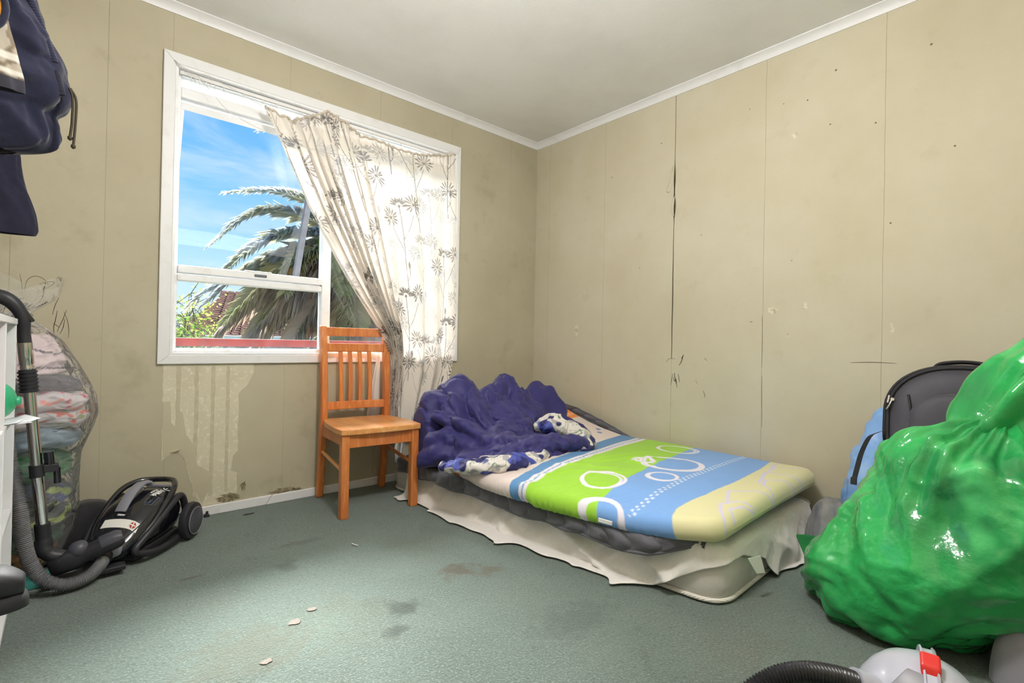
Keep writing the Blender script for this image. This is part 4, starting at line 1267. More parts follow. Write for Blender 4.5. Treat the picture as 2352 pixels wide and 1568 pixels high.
# ruches pulled in along the left side and soft wrinkles on top
X_, Y_ = GF[..., 0], GF[..., 1]
edge = X_ - np.interp(Y_, yl[:, 1], yl[:, 0])
ru = np.exp(-np.clip(edge, 0, None) / .10) * sstep(-1.95, -1.7, Y_) * sstep(-.95, -1.15, Y_)
ph = noise3(np.stack([X_ * 3, Y_ * 9, 0 * X_ + 4.], -1)) * 7.0
ru = ru * (.25 + .9 * np.clip(noise3(np.stack([X_ * 4, Y_ * 7, 0 * X_ + 8.], -1)) + .25, 0, 1))
GF[..., 2] += ru * .0024 * np.sin(2 * np.pi * (Y_ + .35 * edge) / .026 + ph) + .0018 * ru * np.sin(2 * np.pi * Y_ / .047 + 2.6 * ph)
GF[..., 0] += ru * .0018 * np.sin(2 * np.pi * (Y_ + .35 * edge) / .026 + ph)
wr = noise3(np.stack([X_ * 2.2 - Y_ * 3.0, Y_ * 9 + X_ * 4.5, 0 * X_ + 1.], -1))
wz = np.exp(-((Y_ + 1.35 + .12 * (X_ + .7)) / .16) ** 2) * sstep(-.25, -.7, X_)
GF[..., 2] += wz * .010 * np.clip(1 - np.abs(wr) * 5, 0, 1) + .003 * noise3(np.stack([X_ * 6, Y_ * 6, 0 * X_], -1))
M_foam = pm('printed_cotton', (1, 1, 1, 1), .7, spec=.25, sheen=.15, attr='print', bump=[(500, .08, .001), (25, .08, .006)])
foam = empty('foam_mattress', (-.65, -1.05, .21), 0, 'thin foam mattress with green, blue and beige printed cover', 'mattress')
FO = np.array([-.65, -1.05, .21])
fo = grid_obj('cover', GF - FO, M_foam, foam, wrap=True, col=CF)
tagm = MB()
tagm.box((-.028, -.003, -.007), (.028, .003, .007), Matrix.Translation(Vector((-1.229, -1.665, .222)) - Vector(FO)) @ Matrix.Rotation(math.radians(97), 4, 'Z'))
tagm.build('side_label', pm('label_white', srgb(228, 226, 222), .5), foam, bevel=.001)

# crumpled navy duvet at the head of the bed
M_navy = pm('navy_cotton', srgb(46, 43, 104), .55, spec=.35, sheen=.12, var=[(5, srgb(42, 40, 94), .4, .7, 4)], bump=[(22, .25, .008), (400, .1, .001)])
DC = np.array([-.84, -.62, .30])
NT_, NP_ = 240, 104
th = np.linspace(0, 2 * np.pi, NT_, endpoint=False)[:, None]
ph_ = np.linspace(-.32, np.pi / 2 - .02, NP_)[None, :]
DIR = np.stack(np.broadcast_arrays(np.cos(th) * np.cos(ph_), np.sin(th) * np.cos(ph_), np.sin(ph_) + 0 * th), -1)
folds = [      # ridges of bunched cloth: x, y, z, radius
    [(-1.003, -0.450, 0.656, 0.075), (-1.177, -0.450, 0.573, 0.070), (-1.291, -0.470, 0.464, 0.060), (-1.293, -0.460, 0.359, 0.050)],
    [(-1.017, -0.470, 0.648, 0.075), (-1.029, -0.620, 0.521, 0.060), (-1.069, -0.750, 0.412, 0.050), (-1.081, -0.900, 0.364, 0.035)],
    [(-1.145, -0.550, 0.580, 0.060), (-1.154, -0.620, 0.460, 0.050), (-1.158, -0.780, 0.375, 0.035)],
    [(-0.700, -0.480, 0.665, 0.060), (-0.691, -0.580, 0.572, 0.055), (-0.833, -0.700, 0.467, 0.050), (-1.067, -0.840, 0.414, 0.035)],
    [(-0.700, -0.480, 0.654, 0.055), (-0.892, -0.560, 0.600, 0.048), (-1.008, -0.640, 0.510, 0.035)],
    [(-0.471, -0.520, 0.617, 0.060), (-0.505, -0.580, 0.549, 0.060)],
    [(-0.410, -0.560, 0.598, 0.055), (-0.395, -0.640, 0.481, 0.050), (-0.501, -0.750, 0.370, 0.042)],
    [(-0.605, -0.660, 0.497, 0.048), (-0.826, -0.780, 0.429, 0.045), (-1.082, -0.900, 0.398, 0.032)],
    [(-1.298, -0.520, 0.368, 0.050), (-1.230, -0.660, 0.404, 0.042), (-1.189, -0.800, 0.364, 0.030)],
    [(-1.352, -0.550, 0.279, 0.042), (-1.280, -0.660, 0.322, 0.040), (-1.231, -0.780, 0.297, 0.028)],
    [(-1.282, -0.850, 0.323, 0.030), (-1.132, -0.960, 0.350, 0.036), (-0.986, -1.050, 0.351, 0.036), (-0.810, -1.060, 0.305, 0.028)],
    [(-1.158, -0.840, 0.380, 0.030), (-1.040, -0.950, 0.384, 0.034), (-0.843, -0.950, 0.385, 0.034)],
    [(-1.305, -0.420, 0.413, 0.040), (-1.328, -0.440, 0.313, 0.035), (-1.329, -0.470, 0.204, 0.030)],
    [(-1.246, -0.580, 0.497, 0.030), (-1.180, -0.740, 0.459, 0.026), (-1.149, -0.880, 0.396, 0.018)],
    [(-0.882, -0.600, 0.571, 0.030), (-0.915, -0.700, 0.474, 0.028), (-0.991, -0.820, 0.392, 0.020)],
    [(-0.610, -0.560, 0.593, 0.030), (-0.640, -0.660, 0.486, 0.030), (-0.657, -0.780, 0.401, 0.024)],
]
def duvet_sdf(p):
    d_ = []
    q = (p - np.array([-.82, -.46, .28])) / np.array([.40, .36, .29])
    d_.append((np.linalg.norm(q, axis=-1) - 1) * .29)
    q = (p - np.array([-.86, -.68, .27])) / np.array([.42, .40, .125])
    d_.append((np.linalg.norm(q, axis=-1) - 1) * .12)
    for fo_ in folds:
        for (a_, b_) in zip(fo_[:-1], fo_[1:]):
            A, B = np.array(a_[:3]) - (0, 0, a_[3] * .8), np.array(b_[:3]) - (0, 0, b_[3] * .8)
            ab = B - A
            h = np.clip(((p - A) @ ab) / (ab @ ab), 0, 1)
            d_.append(np.linalg.norm(p - A - h[..., None] * ab, axis=-1) - (a_[3] + (b_[3] - a_[3]) * h))
    k = .011                                      # soft union
    D = np.stack(d_)
    m_ = D.min(0)
    return m_ - k * np.log(np.exp(-(D - m_) / k).sum(0))
Rr = np.full((NT_, NP_), .80)
for _ in range(18):
    Rr = np.maximum(.05, Rr - .8 * duvet_sdf(DC + DIR * Rr[..., None]))
Pd = DC + DIR * Rr[..., None]
# creases: sharp valleys along warped lines, finer wrinkles between them
wp_ = Pd + .05 * np.stack([noise3(Pd * 5 + 3), noise3(Pd * 5 + 31), noise3(Pd * 5 + 57)], -1)
w1_ = noise3(wp_ * np.array([6.0, 4.0, 3.0]) + 4.); w2_ = noise3(wp_ * np.array([13., 8., 7.]) + 11.)
Rr = Rr + .030 * (.25 - np.exp(-np.abs(w1_) * 9)) + .016 * (.25 - np.exp(-np.abs(w2_) * 8)) + .007 * (.25 - np.exp(-np.abs(noise3(wp_ * np.array([26., 15., 13.]) + 19.)) * 7))
Pd = DC + DIR * Rr[..., None]
def col_duvet(X):
    lo = np.where(X[..., 0] > -1.24, .292, .11)
    X[..., 2] = np.maximum(X[..., 2], lo)
    X[..., 1] = np.minimum(X[..., 1], -.06)
    X[..., 0] = np.maximum(X[..., 0], np.where(X[..., 1] > -.56, -1.285, -1.36))
    return X
GDc = crumple(Pd, 1.05, 24, .06, (2,), .35, wrap=True, amp=.006, freq=14, collide=col_duvet, seed=5)
duvet = empty('crumpled_duvet', (-.82, -.63, .29), 0, 'navy blue duvet heaped up at the head of the bed', 'duvet')
DO = np.array([-.82, -.63, .29])
grid_obj('cover', GDc - DO, M_navy, duvet, wrap=True, sub=1)
# turned-over patterned reverse
def floral(P, seed):
    x, y, z = P[..., 0] * 11 + seed, P[..., 1] * 11, P[..., 2] * 11
    q = np.stack([x, y, z], -1)
    n1, n2, n3 = noise3(q), noise3(q * 1.3 + 31), noise3(q * 2.1 + 57)
    c = np.empty(P.shape); c[:] = srgb(212, 206, 200)[:3]
    def lay(v, t, col):
        k = np.clip((v - t) / .05 + .5, 0, 1)[..., None]
        c[:] = c * (1 - k) + np.array(srgb(*col)[:3]) * k
    lay(n3, .26, (160, 156, 160)); lay(n1, .14, (64, 74, 158)); lay(n2, .20, (38, 40, 96))
    c[np.abs(n2 + .1) < .022] = srgb(110, 140, 118)[:3]
    return c
M_floral = pm('floral_cotton', (1, 1, 1, 1), .6, attr='print', bump=(25, .2, .006))
def pillowy(name, path, w, h, mat, parent, org, nr=84, nl=200, seed=1, amp=.012, pr=None):
    P = catmull(path, nl)
    T = np.gradient(P, axis=0); T /= np.linalg.norm(T, axis=1)[:, None]
    S = np.cross(T, [0, 0, 1.0]); S /= np.linalg.norm(S, axis=1)[:, None]
    a = np.linspace(0, 2 * np.pi, nr, endpoint=False)
    tp = np.sin(np.linspace(.0004, np.pi - .0004, nl)) ** .55
    G = P[None] + (np.cos(a)[:, None, None] * S[None] * (w * tp)[None, :, None]) + (np.sin(a)[:, None, None] * np.array([0, 0, 1.0]) * (h * tp)[None, :, None])
    ctr = P[None]
    dirn = G - ctr; dirn /= np.linalg.norm(dirn, axis=-1, keepdims=True) + 1e-9
    G = G + dirn * (amp * fbm(G * 13 + seed, 3) + amp * .8 * (1 - 2 * np.abs(noise3(G * 17 + seed * 3))))[..., None]
    return grid_obj(name, G - org, mat, parent, wrap=True, sub=0, col=floral(G, seed) if pr else None)
pillowy('patterned_fold', [(-1.345, -.76, .262), (-1.29, -.92, .285), (-1.17, -1.04, .305), (-1.03, -1.07, .315), (-.90, -1.03, .33)], .070, .036, M_floral, duvet, DO, seed=4, pr=1)
pillowy('patterned_fold', [(-.80, -.84, .41), (-.71, -.89, .425), (-.63, -.96, .385), (-.63, -1.05, .335), (-.71, -1.10, .315)], .085, .058, M_floral, duvet, DO, seed=8, pr=1)
pillowy('rolled_hem', [(-1.22, -.93, .31), (-1.05, -1.0, .34), (-.88, -1.01, .35), (-.72, -1.05, .35), (-.60, -1.10, .33)], .07, .045, M_navy, duvet, DO, seed=9)
# ------------------------------------------------------------------ curtain
NCS, NCT = 440, 470
s_ = np.linspace(0, 1, NCS); t_ = np.linspace(0, 1, NCT)
ztop = np.interp(s_, [0, .05, .10, .16, .21, .27, .33, .40, .48, .56, .64, .70, .80, .92, 1.0], [2.03, 2.03, 2.005, 2.04, 2.065, 2.115, 2.105, 2.055, 2.05, 2.05, 2.035, 2.035, 2.05, 2.085, 2.12])
ker = np.ones(15) / 15
ztop = np.convolve(np.pad(ztop, 7, 'edge'), ker, 'valid')
zbot = np.full(NCS, .30)
S, T = np.meshgrid(s_, t_, indexing='ij')
Zc = ztop[:, None] * (1 - T) + zbot[:, None] * T
zk = np.array([.30, .42, .56, .66, .78, .89, 1.05, 1.20, 1.40, 1.57, 1.80, 2.03, 2.15])
def prof(v): return lambda z: np.interp(z, zk, v)
Lx_ = prof([-1.262, -1.262, -1.265, -1.268, -1.285, -1.325, -1.435, -1.54, -1.665, -1.77, -1.885, -1.98, -2.0])
Kx_ = prof([-1.215, -1.212, -1.21, -1.205, -1.205, -1.215, -1.24, -1.265, -1.305, -1.345, -1.405, -1.45, -1.46])
Rx_ = prof([-1.00, -.93, -.855, -.82, -.80, -.79, -.785, -.78, -.778, -.778, -.782, -.788, -.79])
KS = .44
sw = np.clip(S / KS, 0, 1); rt_ = np.clip((S - KS) / (1 - KS), 0, 1)
nf = 8.0
# folds: swept part gathers tightly, flat part hangs in shallow waves
ph1 = 2 * np.pi * nf * (sw + .04 * np.sin(sw * 9 + Zc * 1.5)) + .6 * np.sin(Zc * 3)
width = (Kx_(Zc) - Lx_(Zc))
amp1 = np.interp(Zc, [.3, .6, .9, 1.3, 1.8, 2.0, 2.12], [.030, .030, .034, .026, .020, .010, .005])
bunch = .012 * np.sin(2 * np.pi * 21 * sw + 2 * np.sin(sw * 30)) * sstep(1.90, 2.06, Zc)
ycl = np.interp(Zc, [.3, .5, .66, .80, .92, 1.05, 1.3, 1.8, 2.1], [-.085, -.085, -.10, -.125, -.13, -.115, -.09, -.075, -.055])
ph2 = 2 * np.pi * 3.2 * (rt_ + .03 * np.sin(rt_ * 11)) + .5 * np.sin(Zc * 2.2)
amp2 = np.interp(Zc, [.3, .7, 1.2, 1.9, 2.1], [.026, .020, .012, .008, .004])
ycr = np.interp(Zc, [.3, .7, 1.2, 2.1], [-.075, -.060, -.052, -.040])
wsw = sstep(KS + .06, KS - .05, S)
Xs = Lx_(Zc) + width * (sw + .035 * np.sin(ph1 * 1.0 + 1.2) * sstep(2.1, 1.8, Zc))
Xr = Kx_(Zc) + (Rx_(Zc) - Kx_(Zc)) * rt_
Xc = np.where(S < KS, Xs, Xr)
Yc = (ycl - amp1 * np.sin(ph1) - bunch) * wsw + (ycr - amp2 * np.sin(ph2) - .004 * np.sin(2 * np.pi * 24 * rt_) * sstep(1.95, 2.06, Zc)) * (1 - wsw)
# deep return fold between the two halves
Yc += .022 * np.exp(-((S - KS) / .025) ** 2) * sstep(.7, 1.2, Zc)
Zc2 = Zc + .004 * np.sin(2 * np.pi * 26 * S + 1.5 * np.sin(31 * S)) * sstep(.05, 0, T)
Yc = np.minimum(Yc, -.024)
GC = np.stack([Xc, Yc, Zc2], -1)
# printed seed-head flowers; cloth coordinates in metres
Uf = np.where(S < KS, -1.05 + 1.05 * sw, .68 * rt_)
Vf = 2.1 - Zc
pc = np.empty((NCS * NCT, 3)); pc[:] = srgb(236, 229, 220)[:3]
UfA, VfA = Uf.ravel(), Vf.ravel()
DK, MD, LT, PL = (122, 117, 113), (146, 141, 137), (186, 183, 181), (210, 208, 207)
def plant(u, v, sc, sh, m=1, seed=0):
    """one printed stem with three seed heads and a bud"""
    idx = np.nonzero((np.abs(UfA - u) < .21 * sc) & (VfA > v - .10 * sc) & (VfA < v + .56 * sc))[0]
    if len(idx) == 0: return
    U, V_ = UfA[idx], VfA[idx]
    hit = np.zeros(len(idx), bool)
    def flower(u0, v0, r, fan, seed):
        g = np.random.default_rng(seed)
        k0 = np.nonzero((np.abs(U - u0) < r * 1.15) & (np.abs(V_ - v0) < r * 1.15))[0]
        if len(k0) == 0: return
        du, dv = U[k0] - u0, V_[k0] - v0
        h = np.hypot(du, dv) < r * .13
        nP = 13
        for k in range(nP):
            a = (-1.5 + 3.0 * k / (nP - 1) if fan else -2.6 + 5.2 * k / (nP - 1)) + g.uniform(-.08, .08)
            l = r * g.uniform(.70, 1.05) * ((.70 + .35 * abs(math.sin(a))) if fan else 1.0)
            along = du * math.sin(a) - dv * math.cos(a)
            across = du * math.cos(a) + dv * math.sin(a)
            f_ = np.clip((along - l * .30) / (l * .6), 0, 1)
            h |= (along > r * (.30 if fan else .14)) & (along < l) & (np.abs(across) < .0013 + .0052 * f_ * np.sqrt(np.clip(1.05 - f_, 0, 1)) * 1.6)
        hit[k0] |= h
    def stem(pts, w):
        P = catmull([(a, b, 0) for a, b in pts], 14)
        for (a, b) in zip(P[:-1], P[1:]):
            d = b[:2] - a[:2]; l2 = d @ d + 1e-12
            tq = np.clip(((U - a[0]) * d[0] + (V_ - a[1]) * d[1]) / l2, 0, 1)
            hit[np.hypot(U - a[0] - tq * d[0], V_ - a[1] - tq * d[1]) < w] = True
    stem([(u, v), (u + .004 * m, v + .16 * sc), (u - .006 * m, v + .36 * sc), (u - .004 * m, v + .52 * sc)], .0026 * sc)
    stem([(u + .002, v + .20 * sc), (u + .05 * m * sc, v + .14 * sc), (u + .10 * m * sc, v + .04 * sc)], .0020 * sc)
    stem([(u - .002, v + .27 * sc), (u - .05 * m * sc, v + .18 * sc), (u - .075 * m * sc, v + .12 * sc)], .0020 * sc)
    stem([(u - .004 * m, v + .45 * sc), (u + .018 * m * sc, v + .42 * sc), (u + .02 * m * sc, v + .37 * sc)], .0020 * sc)
    hit[((U - u - .02 * m * sc) / .008) ** 2 + ((V_ - v - .355 * sc) / .022) ** 2 < 1] = True
    flower(u, v, .072 * sc, True, seed); flower(u + .105 * m * sc, v - .02 * sc, .066 * sc, False, seed + 1); flower(u - .08 * m * sc, v + .08 * sc, .066 * sc, False, seed + 2)
    pc[idx[hit]] = srgb(*sh)[:3]
sd = 0
for (du_, dv_, sh, mi) in ((.27, .20, PL, -1), (.09, .62, PL, 1), (.30, 1.05, PL, -1), (.02, .10, LT, 1), (.30, .66, LT, 1), (.05, 1.02, LT, -1), (.24, 1.42, LT, -1),
                           (.33, .02, MD, -1), (.17, -.28, DK, 1), (.16, .42, MD, 1), (.17, .95, DK, 1), (.0, 1.40, DK, 1), (.34, 1.22, MD, -1)):
    for rep in range(-4, 3):
        sd += 5
        plant(rep * .40 + du_ + .02 + .03 * math.sin(sd), dv_ + (.22 if rep % 2 else 0.) + .05 * math.sin(sd * 1.7), 1.0 if sh in (DK, MD) else .9, sh, mi, sd)
pc = pc.reshape(NCS, NCT, 3)
# hem band along the heading
M_curt, N, L = mat_nodes('curtain_cotton')
out = N.new('ShaderNodeOutputMaterial'); at = N.new('ShaderNodeAttribute'); at.attribute_name = 'print'
df = N.new('ShaderNodeBsdfDiffuse'); tl = N.new('ShaderNodeBsdfTranslucent'); trn = N.new('ShaderNodeBsdfTransparent')
L.new(at.outputs['Color'], df.inputs[0]); L.new(at.outputs['Color'], tl.inputs[0])
trn.inputs[0].default_value = (.97, .96, .95, 1)
a1 = N.new('ShaderNodeMixShader'); a1.inputs[0].default_value = .125
L.new(df.outputs[0], a1.inputs[1]); L.new(tl.outputs[0], a1.inputs[2])
a2 = N.new('ShaderNodeMixShader'); a2.inputs[0].default_value = .07
L.new(a1.outputs[0], a2.inputs[1]); L.new(trn.outputs[0], a2.inputs[2])
L.new(a2.outputs[0], out.inputs[0])
curtain = empty('curtain', (-1.3, -.05, 1.2), 0, 'white curtain printed with grey seed heads, pulled aside and sagging', 'curtain')
CO = np.array([-1.3, -.05, 1.2])
grid_obj('cloth', GC - CO, M_curt, curtain, col=pc)
# a corner of the cloth hanging behind the chair back
q = np.array([[(-1.318 + (-.036) * t - .035 * t * u + .085 * (1 - u) * 0 + .055 * (1 - u) * (.3 + .7 * t), -.034 - .006 * math.sin(u * 9), .80 - .42 * t) for t in np.linspace(0, 1, 12)] for u in np.linspace(0, 1, 12)])
grid_obj('side_fold', q - CO, M_curt, curtain, col=np.broadcast_to(np.array(srgb(232, 226, 222)[:3]), q.shape))
# gathered heading tape
hp = GC[:, 3] + np.array([0, -.004, 0])
M_tapehd = pm('heading_tape', srgb(206, 196, 182), .8)
MB().tube(hp[::2] - CO, .006, 6).build('heading_tape', M_tapehd, curtain, smooth=60)
# ------------------------------------------------------------------ white cube shelf on the left
M_mel = pm('white_melamine', srgb(228, 228, 230), .4, var=[(6, srgb(216, 214, 214), .5, .8, 4)])
shelf = empty('cube_shelf', (-3.0, -1.28, 0), 0, 'white open cube shelf along the left edge of the picture', 'shelf')
def sbox(name, lo, hi): return MB().box(tuple(np.array(lo) - (-3.0, -1.28, 0)), tuple(np.array(hi) - (-3.0, -1.28, 0))).build(name, M_mel, shelf, bevel=.0015)
SXF, SXB, TH = -2.815, -3.195, .016
PYS = [-.62, -.95, -1.28, -1.61, -1.94]
for i, y in enumerate(PYS):
    sbox('side_panel' if i in (0, 4) else 'divider', (SXB, y - TH / 2, 0), (SXF, y + TH / 2, .887))
SZ = [.030, .315, .600]
for i in range(4):
    for z in SZ:
        sbox('shelf_board', (SXB, PYS[i + 1] + TH / 2, z - TH / 2), (SXF - .001, PYS[i] - TH / 2, z + TH / 2))
sbox('top_board', (SXB, PYS[-1] - TH / 2, .887), (SXF + .002, PYS[0] + TH / 2, .905))
sbox('back_panel', (SXB - .004, PYS[-1] - TH / 2, 0), (SXB, PYS[0] + TH / 2, .887))

M_ball = pm('green_rubber', srgb(44, 160, 112), .35, coat=.2)
ball = empty('green_ball', (-2.857, -.79, .6695), 0, 'small green rubber ball on the white shelf', 'ball')
MB().lathe([(.057 * math.sin(a), -.057 * math.cos(a)) for a in np.linspace(.02, math.pi - .02, 24)], 32).build('shell', M_ball, ball, smooth=180)
MB().lathe([(.013, 0), (.013, .006), (.010, .010), (.002, .011)], 16, Matrix.Translation((.0545, -.004, -.002)) @ Matrix.Rotation(math.pi / 2, 4, 'Y')).build('valve', M_ball, ball, smooth=50)
M_sheet = pm('printed_paper', srgb(236, 238, 242), .6, stretch=(1, 160, 1), var=[(8, srgb(196, 198, 208), .56, .66, 2)])
sheets = empty('paper_sheets', (-2.86, -.80, .6085), 0, 'sheets of white paper under the green ball on the shelf', 'paper')
for k, (rz, dx) in enumerate(((.10, .012), (-.15, .0), (.32, .02))):
    G = np.array([[(x * math.cos(rz) - y * math.sin(rz) + dx, x * math.sin(rz) + y * math.cos(rz), .001 * k + (.004 + .006 * k) * max(0, (x - .03) / .06) ** 2) for y in np.linspace(-.06, .06, 6)] for x in np.linspace(-.10, .075, 10)])
    grid_obj('sheet', G, M_sheet, sheets, solid=.0006)
tag(MB().box((-2.98, -1.24, .6085), (-2.83, -1.10, .618)).build('pink_card', pm('pink_card', srgb(226, 70, 120), .6), bevel=.001), 'flat pink card on the middle shelf board', 'card')

# black shoe poking out of the shelf
M_shoe = pm('black_leather', srgb(30, 30, 33), .55, spec=.35, var=[(14, srgb(44, 44, 47), .5, .75, 4)], bump=(60, .12, .002))
M_sole = pm('black_rubber_sole', srgb(40, 40, 42), .8, spec=.25, bump=(40, .2, .003))
shoe = empty('black_shoe', (-2.88, -1.42, .3235), 0, 'black shoe with a thick rubber sole sticking out of the shelf', 'shoe')
def shoe_ring(x, hw, z0, z1, n=20, ex=2.6):
    out = []
    for a in np.linspace(0, 2 * math.pi, n, endpoint=False):
        c_, s_ = math.cos(a), math.sin(a)
        out.append((x, hw * math.copysign(abs(c_) ** (2 / ex), c_), (z0 + z1) / 2 + (z1 - z0) / 2 * math.copysign(abs(s_) ** (2 / ex), s_)))
    return out
def shoe_loft(xs, tab, z0):
    """smooth sections between the listed x, half width, top"""
    A = np.array(tab)
    out = []
    for x in xs:
        w, h = np.interp(x, A[:, 0], A[:, 1]), np.interp(x, A[:, 0], A[:, 2])
        e = max(0., (x - .085) / .052)                      # round toe and heel in plan
        f = max(0., (-.115 - x) / .052)
        k = math.sqrt(max(.0004, 1 - min(1, max(e, f)) ** 2.4))
        out.append(shoe_ring(x, w * k, z0, z0 + (h - z0) * (.35 + .65 * k), 28, 3.0))
    return out
xs_s = np.concatenate([np.linspace(-.167, -.12, 14), np.linspace(-.11, .08, 16), np.linspace(.085, .137, 18)])
MB().rings(shoe_loft(xs_s, [(-.17, .036, .036), (-.10, .039, .034), (-.02, .043, .032), (.06, .049, .033), (.14, .046, .042)], 0.)).build('sole', M_sole, shoe, smooth=60)
xs_u = np.concatenate([np.linspace(-.163, -.12, 12), np.linspace(-.11, .08, 16), np.linspace(.085, .130, 16)])
MB().rings(shoe_loft(xs_u, [(-.17, .033, .100), (-.10, .036, .128), (-.03, .037, .120), (.02, .041, .104), (.06, .044, .092), (.10, .043, .082), (.135, .040, .070)], .030)).build('upper', M_shoe, shoe, smooth=60)
MB().tube(catmull([(-.06, -.034, .118), (-.02, -.020, .124), (-.02, .020, .124), (-.06, .034, .118)], 16), .004, 8).build('collar', M_shoe, shoe, smooth=60)
MB().tube(catmull([(.02, -.040, .085), (.03, -.02, .104), (.03, .02, .104), (.02, .040, .085)], 16), .003, 8).build('lace', M_sole, shoe, smooth=60)

# ------------------------------------------------------------------ clear sack of clothes
BCX, BCY = -2.865, -.245
sack_prof = [(.004, .10), (.02, .15), (.05, .175), (.12, .200), (.21, .215), (.31, .212), (.41, .215), (.49, .245), (.56, .265), (.63, .258), (.70, .228), (.77, .192), (.84, .155), (.885, .105), (.915, .055), (.935, .040), (.96, .055), (1.0, .085), (1.05, .098)]
def sack_r(z): return np.interp(z, [p[0] for p in sack_prof], [p[1] for p in sack_prof])
def cloth_lump(name, z0, z1, colour, label, seed, inset=.022, shift=(0, 0), ry=.76, pattern=None, cat='clothing', rmax=1.0):
    n, m = 160, 48
    a = np.linspace(0, 2 * np.pi, n, endpoint=False)[:, None]
    ph = np.linspace(-np.pi / 2 + .03, np.pi / 2 - .03, m)[None, :]
    zc, hz = (z0 + z1) / 2, (z1 - z0) / 2
    z = zc + hz * np.sign(np.sin(ph)) * np.abs(np.sin(ph)) ** .8 + 0 * a
    r = (sack_r(np.clip(zc + .6 * (z - zc), .02, .9)) - inset) * np.abs(np.cos(ph)) ** .45 * rmax
    G = np.stack([BCX + shift[0] + r * np.cos(a), BCY + shift[1] + ry * r * np.sin(a), z], -1)
    d = np.stack([np.cos(a) + 0 * z, np.sin(a) + 0 * z, 0 * z], -1)
    k = G * np.array([9, 9, 24]) + seed * 7.7
    G = G + d * (.016 * (.35 - np.abs(noise3(k)) * 1.5) - .006)[..., None]
    G[..., 2] += .026 * noise3(G * np.array([7, 7, 2]) + 3.) + .012 * noise3(G * 16 + seed)
    G = G + d * (.010 * (.3 - np.exp(-np.abs(noise3(G * np.array([14, 14, 40]) + seed)) * 7)))[..., None]
    col = np.empty(G.shape); col[:] = srgb(*colour)[:3]
    if pattern: pattern(G, a + 0 * z, (z - z0) / (z1 - z0), col)
    me_mat = pm('garment_cloth', (1, 1, 1, 1), .85, spec=.2, sheen=.2, attr='print', bump=(300, .1, .002))
    o = grid_obj(name, G - np.array([BCX, BCY, z0]), me_mat, None, wrap=True, col=col)
    o.location = (BCX, BCY, z0)
    return tag(o, label, cat, 'clothes in the clear sack')
def pat_lines(G, a, t, c):
    q = np.mod(G[..., 2] * 1.0 + .35 * G[..., 0] - .2 * G[..., 1], .055)
    c[q < .006] = srgb(66, 64, 76)[:3]
def pat_squares(G, a, t, c):
    n_ = noise3(G * np.array([26, 26, 40]) + 5)
    c[n_ > .28] = srgb(210, 70, 104)[:3]; c[n_ < -.34] = srgb(236, 150, 140)[:3]
def pat_multi(G, a, t, c):
    n_ = noise3(G * np.array([30, 30, 50]) + 15); m_ = noise3(G * np.array([24, 24, 44]) + 25)
    c[n_ > .3] = srgb(222, 90, 70)[:3]; c[m_ > .3] = srgb(150, 170, 84)[:3]
def pat_camo(G, a, t, c):
    n_ = noise3(G * np.array([16, 16, 24]) + 35); m_ = noise3(G * np.array([13, 13, 30]) + 45)
    c[n_ > .12] = srgb(78, 94, 150)[:3]; c[m_ > .22] = srgb(176, 192, 112)[:3]; c[(n_ < -.25)] = srgb(30, 34, 44)[:3]
def pat_stripe(G, a, t, c):
    c[np.abs(t - .62 - .06 * np.sin(a * 3)) < .10] = srgb(168, 184, 100)[:3]
def pat_orange(G, a, t, c):
    n_ = noise3(G * np.array([40, 40, 40]) + 65); c[n_ > .32] = srgb(90, 62, 40)[:3]
def pat_pale(G, a, t, c):
    pass
cloth_lump('folded_shirt', .70, .865, (222, 204, 206), 'pale shirt with black lines at the top of the clear sack', 1, pattern=pat_lines)
cloth_lump('dark_jumper', .648, .712, (74, 72, 80), 'dark grey top under the pale lined shirt in the sack', 2)
cloth_lump('checked_shirt', .575, .655, (216, 210, 214), 'white cloth with pink squares in the clear sack', 3, pattern=pat_squares)
cloth_lump('spotted_shirt', .515, .582, (204, 200, 202), 'white cloth with red and green spots in the clear sack', 4, pattern=pat_multi)
cloth_lump('blue_shirt', .435, .525, (160, 182, 202), 'pale blue crumpled cloth halfway up the clear sack', 5)
cloth_lump('green_shirt', .325, .440, (52, 124, 74), 'plain green cloth in the middle of the clear sack', 6)
cloth_lump('camouflage_shirt', .222, .332, (58, 66, 90), 'navy and lime camouflage cloth in the clear sack', 7, pattern=pat_camo)
cloth_lump('grey_trousers', .145, .228, (70, 74, 80), 'dark grey cloth with a lime stripe low in the sack', 8, pattern=pat_stripe)
cloth_lump('dark_green_shirt', .088, .150, (30, 92, 62), 'dark green cloth near the bottom of the clear sack', 9)
cloth_lump('orange_shirt', .012, .094, (212, 144, 70), 'orange patterned cloth at the bottom of the clear sack', 10, pattern=pat_orange)
# the film
M_clear = film('clear_plastic', (.98, .98, .99, 1), .22, (.97, .98, 1.0, 1), .10, ((9, 1.0, .07), (26, .6, .014)), 1.0, 1.20)
zs = np.array([p[0] for p in sack_prof]); zz = np.concatenate([np.linspace(.004, .88, 74), np.linspace(.89, 1.05, 22)])
a = np.linspace(0, 2 * np.pi, 110, endpoint=False)[:, None]
r = sack_r(zz)[None, :]
G = np.stack([BCX + r * np.cos(a) + np.where(zz > .9, .055 * sstep(.9, 1.0, zz), 0)[None, :], BCY + .80 * r * np.sin(a), zz[None, :] + 0 * a], -1)
neck = np.exp(-((zz - .93) / .06) ** 2)[None, :]
pl = .010 * np.sin(14 * a + 3 * np.sin(5 * a)) * (neck + .35 * sstep(.95, 1.05, zz)[None, :])
dd_ = np.stack([np.cos(a) + 0 * r, np.sin(a) + 0 * r, 0 * r + 0 * a], -1)
G = G + dd_ * pl[..., None]
G[..., 2] += np.where(zz > .97, .030, 0)[None, :] * np.sin(2 * a + .6) * sstep(.97, 1.05, zz)[None, :]
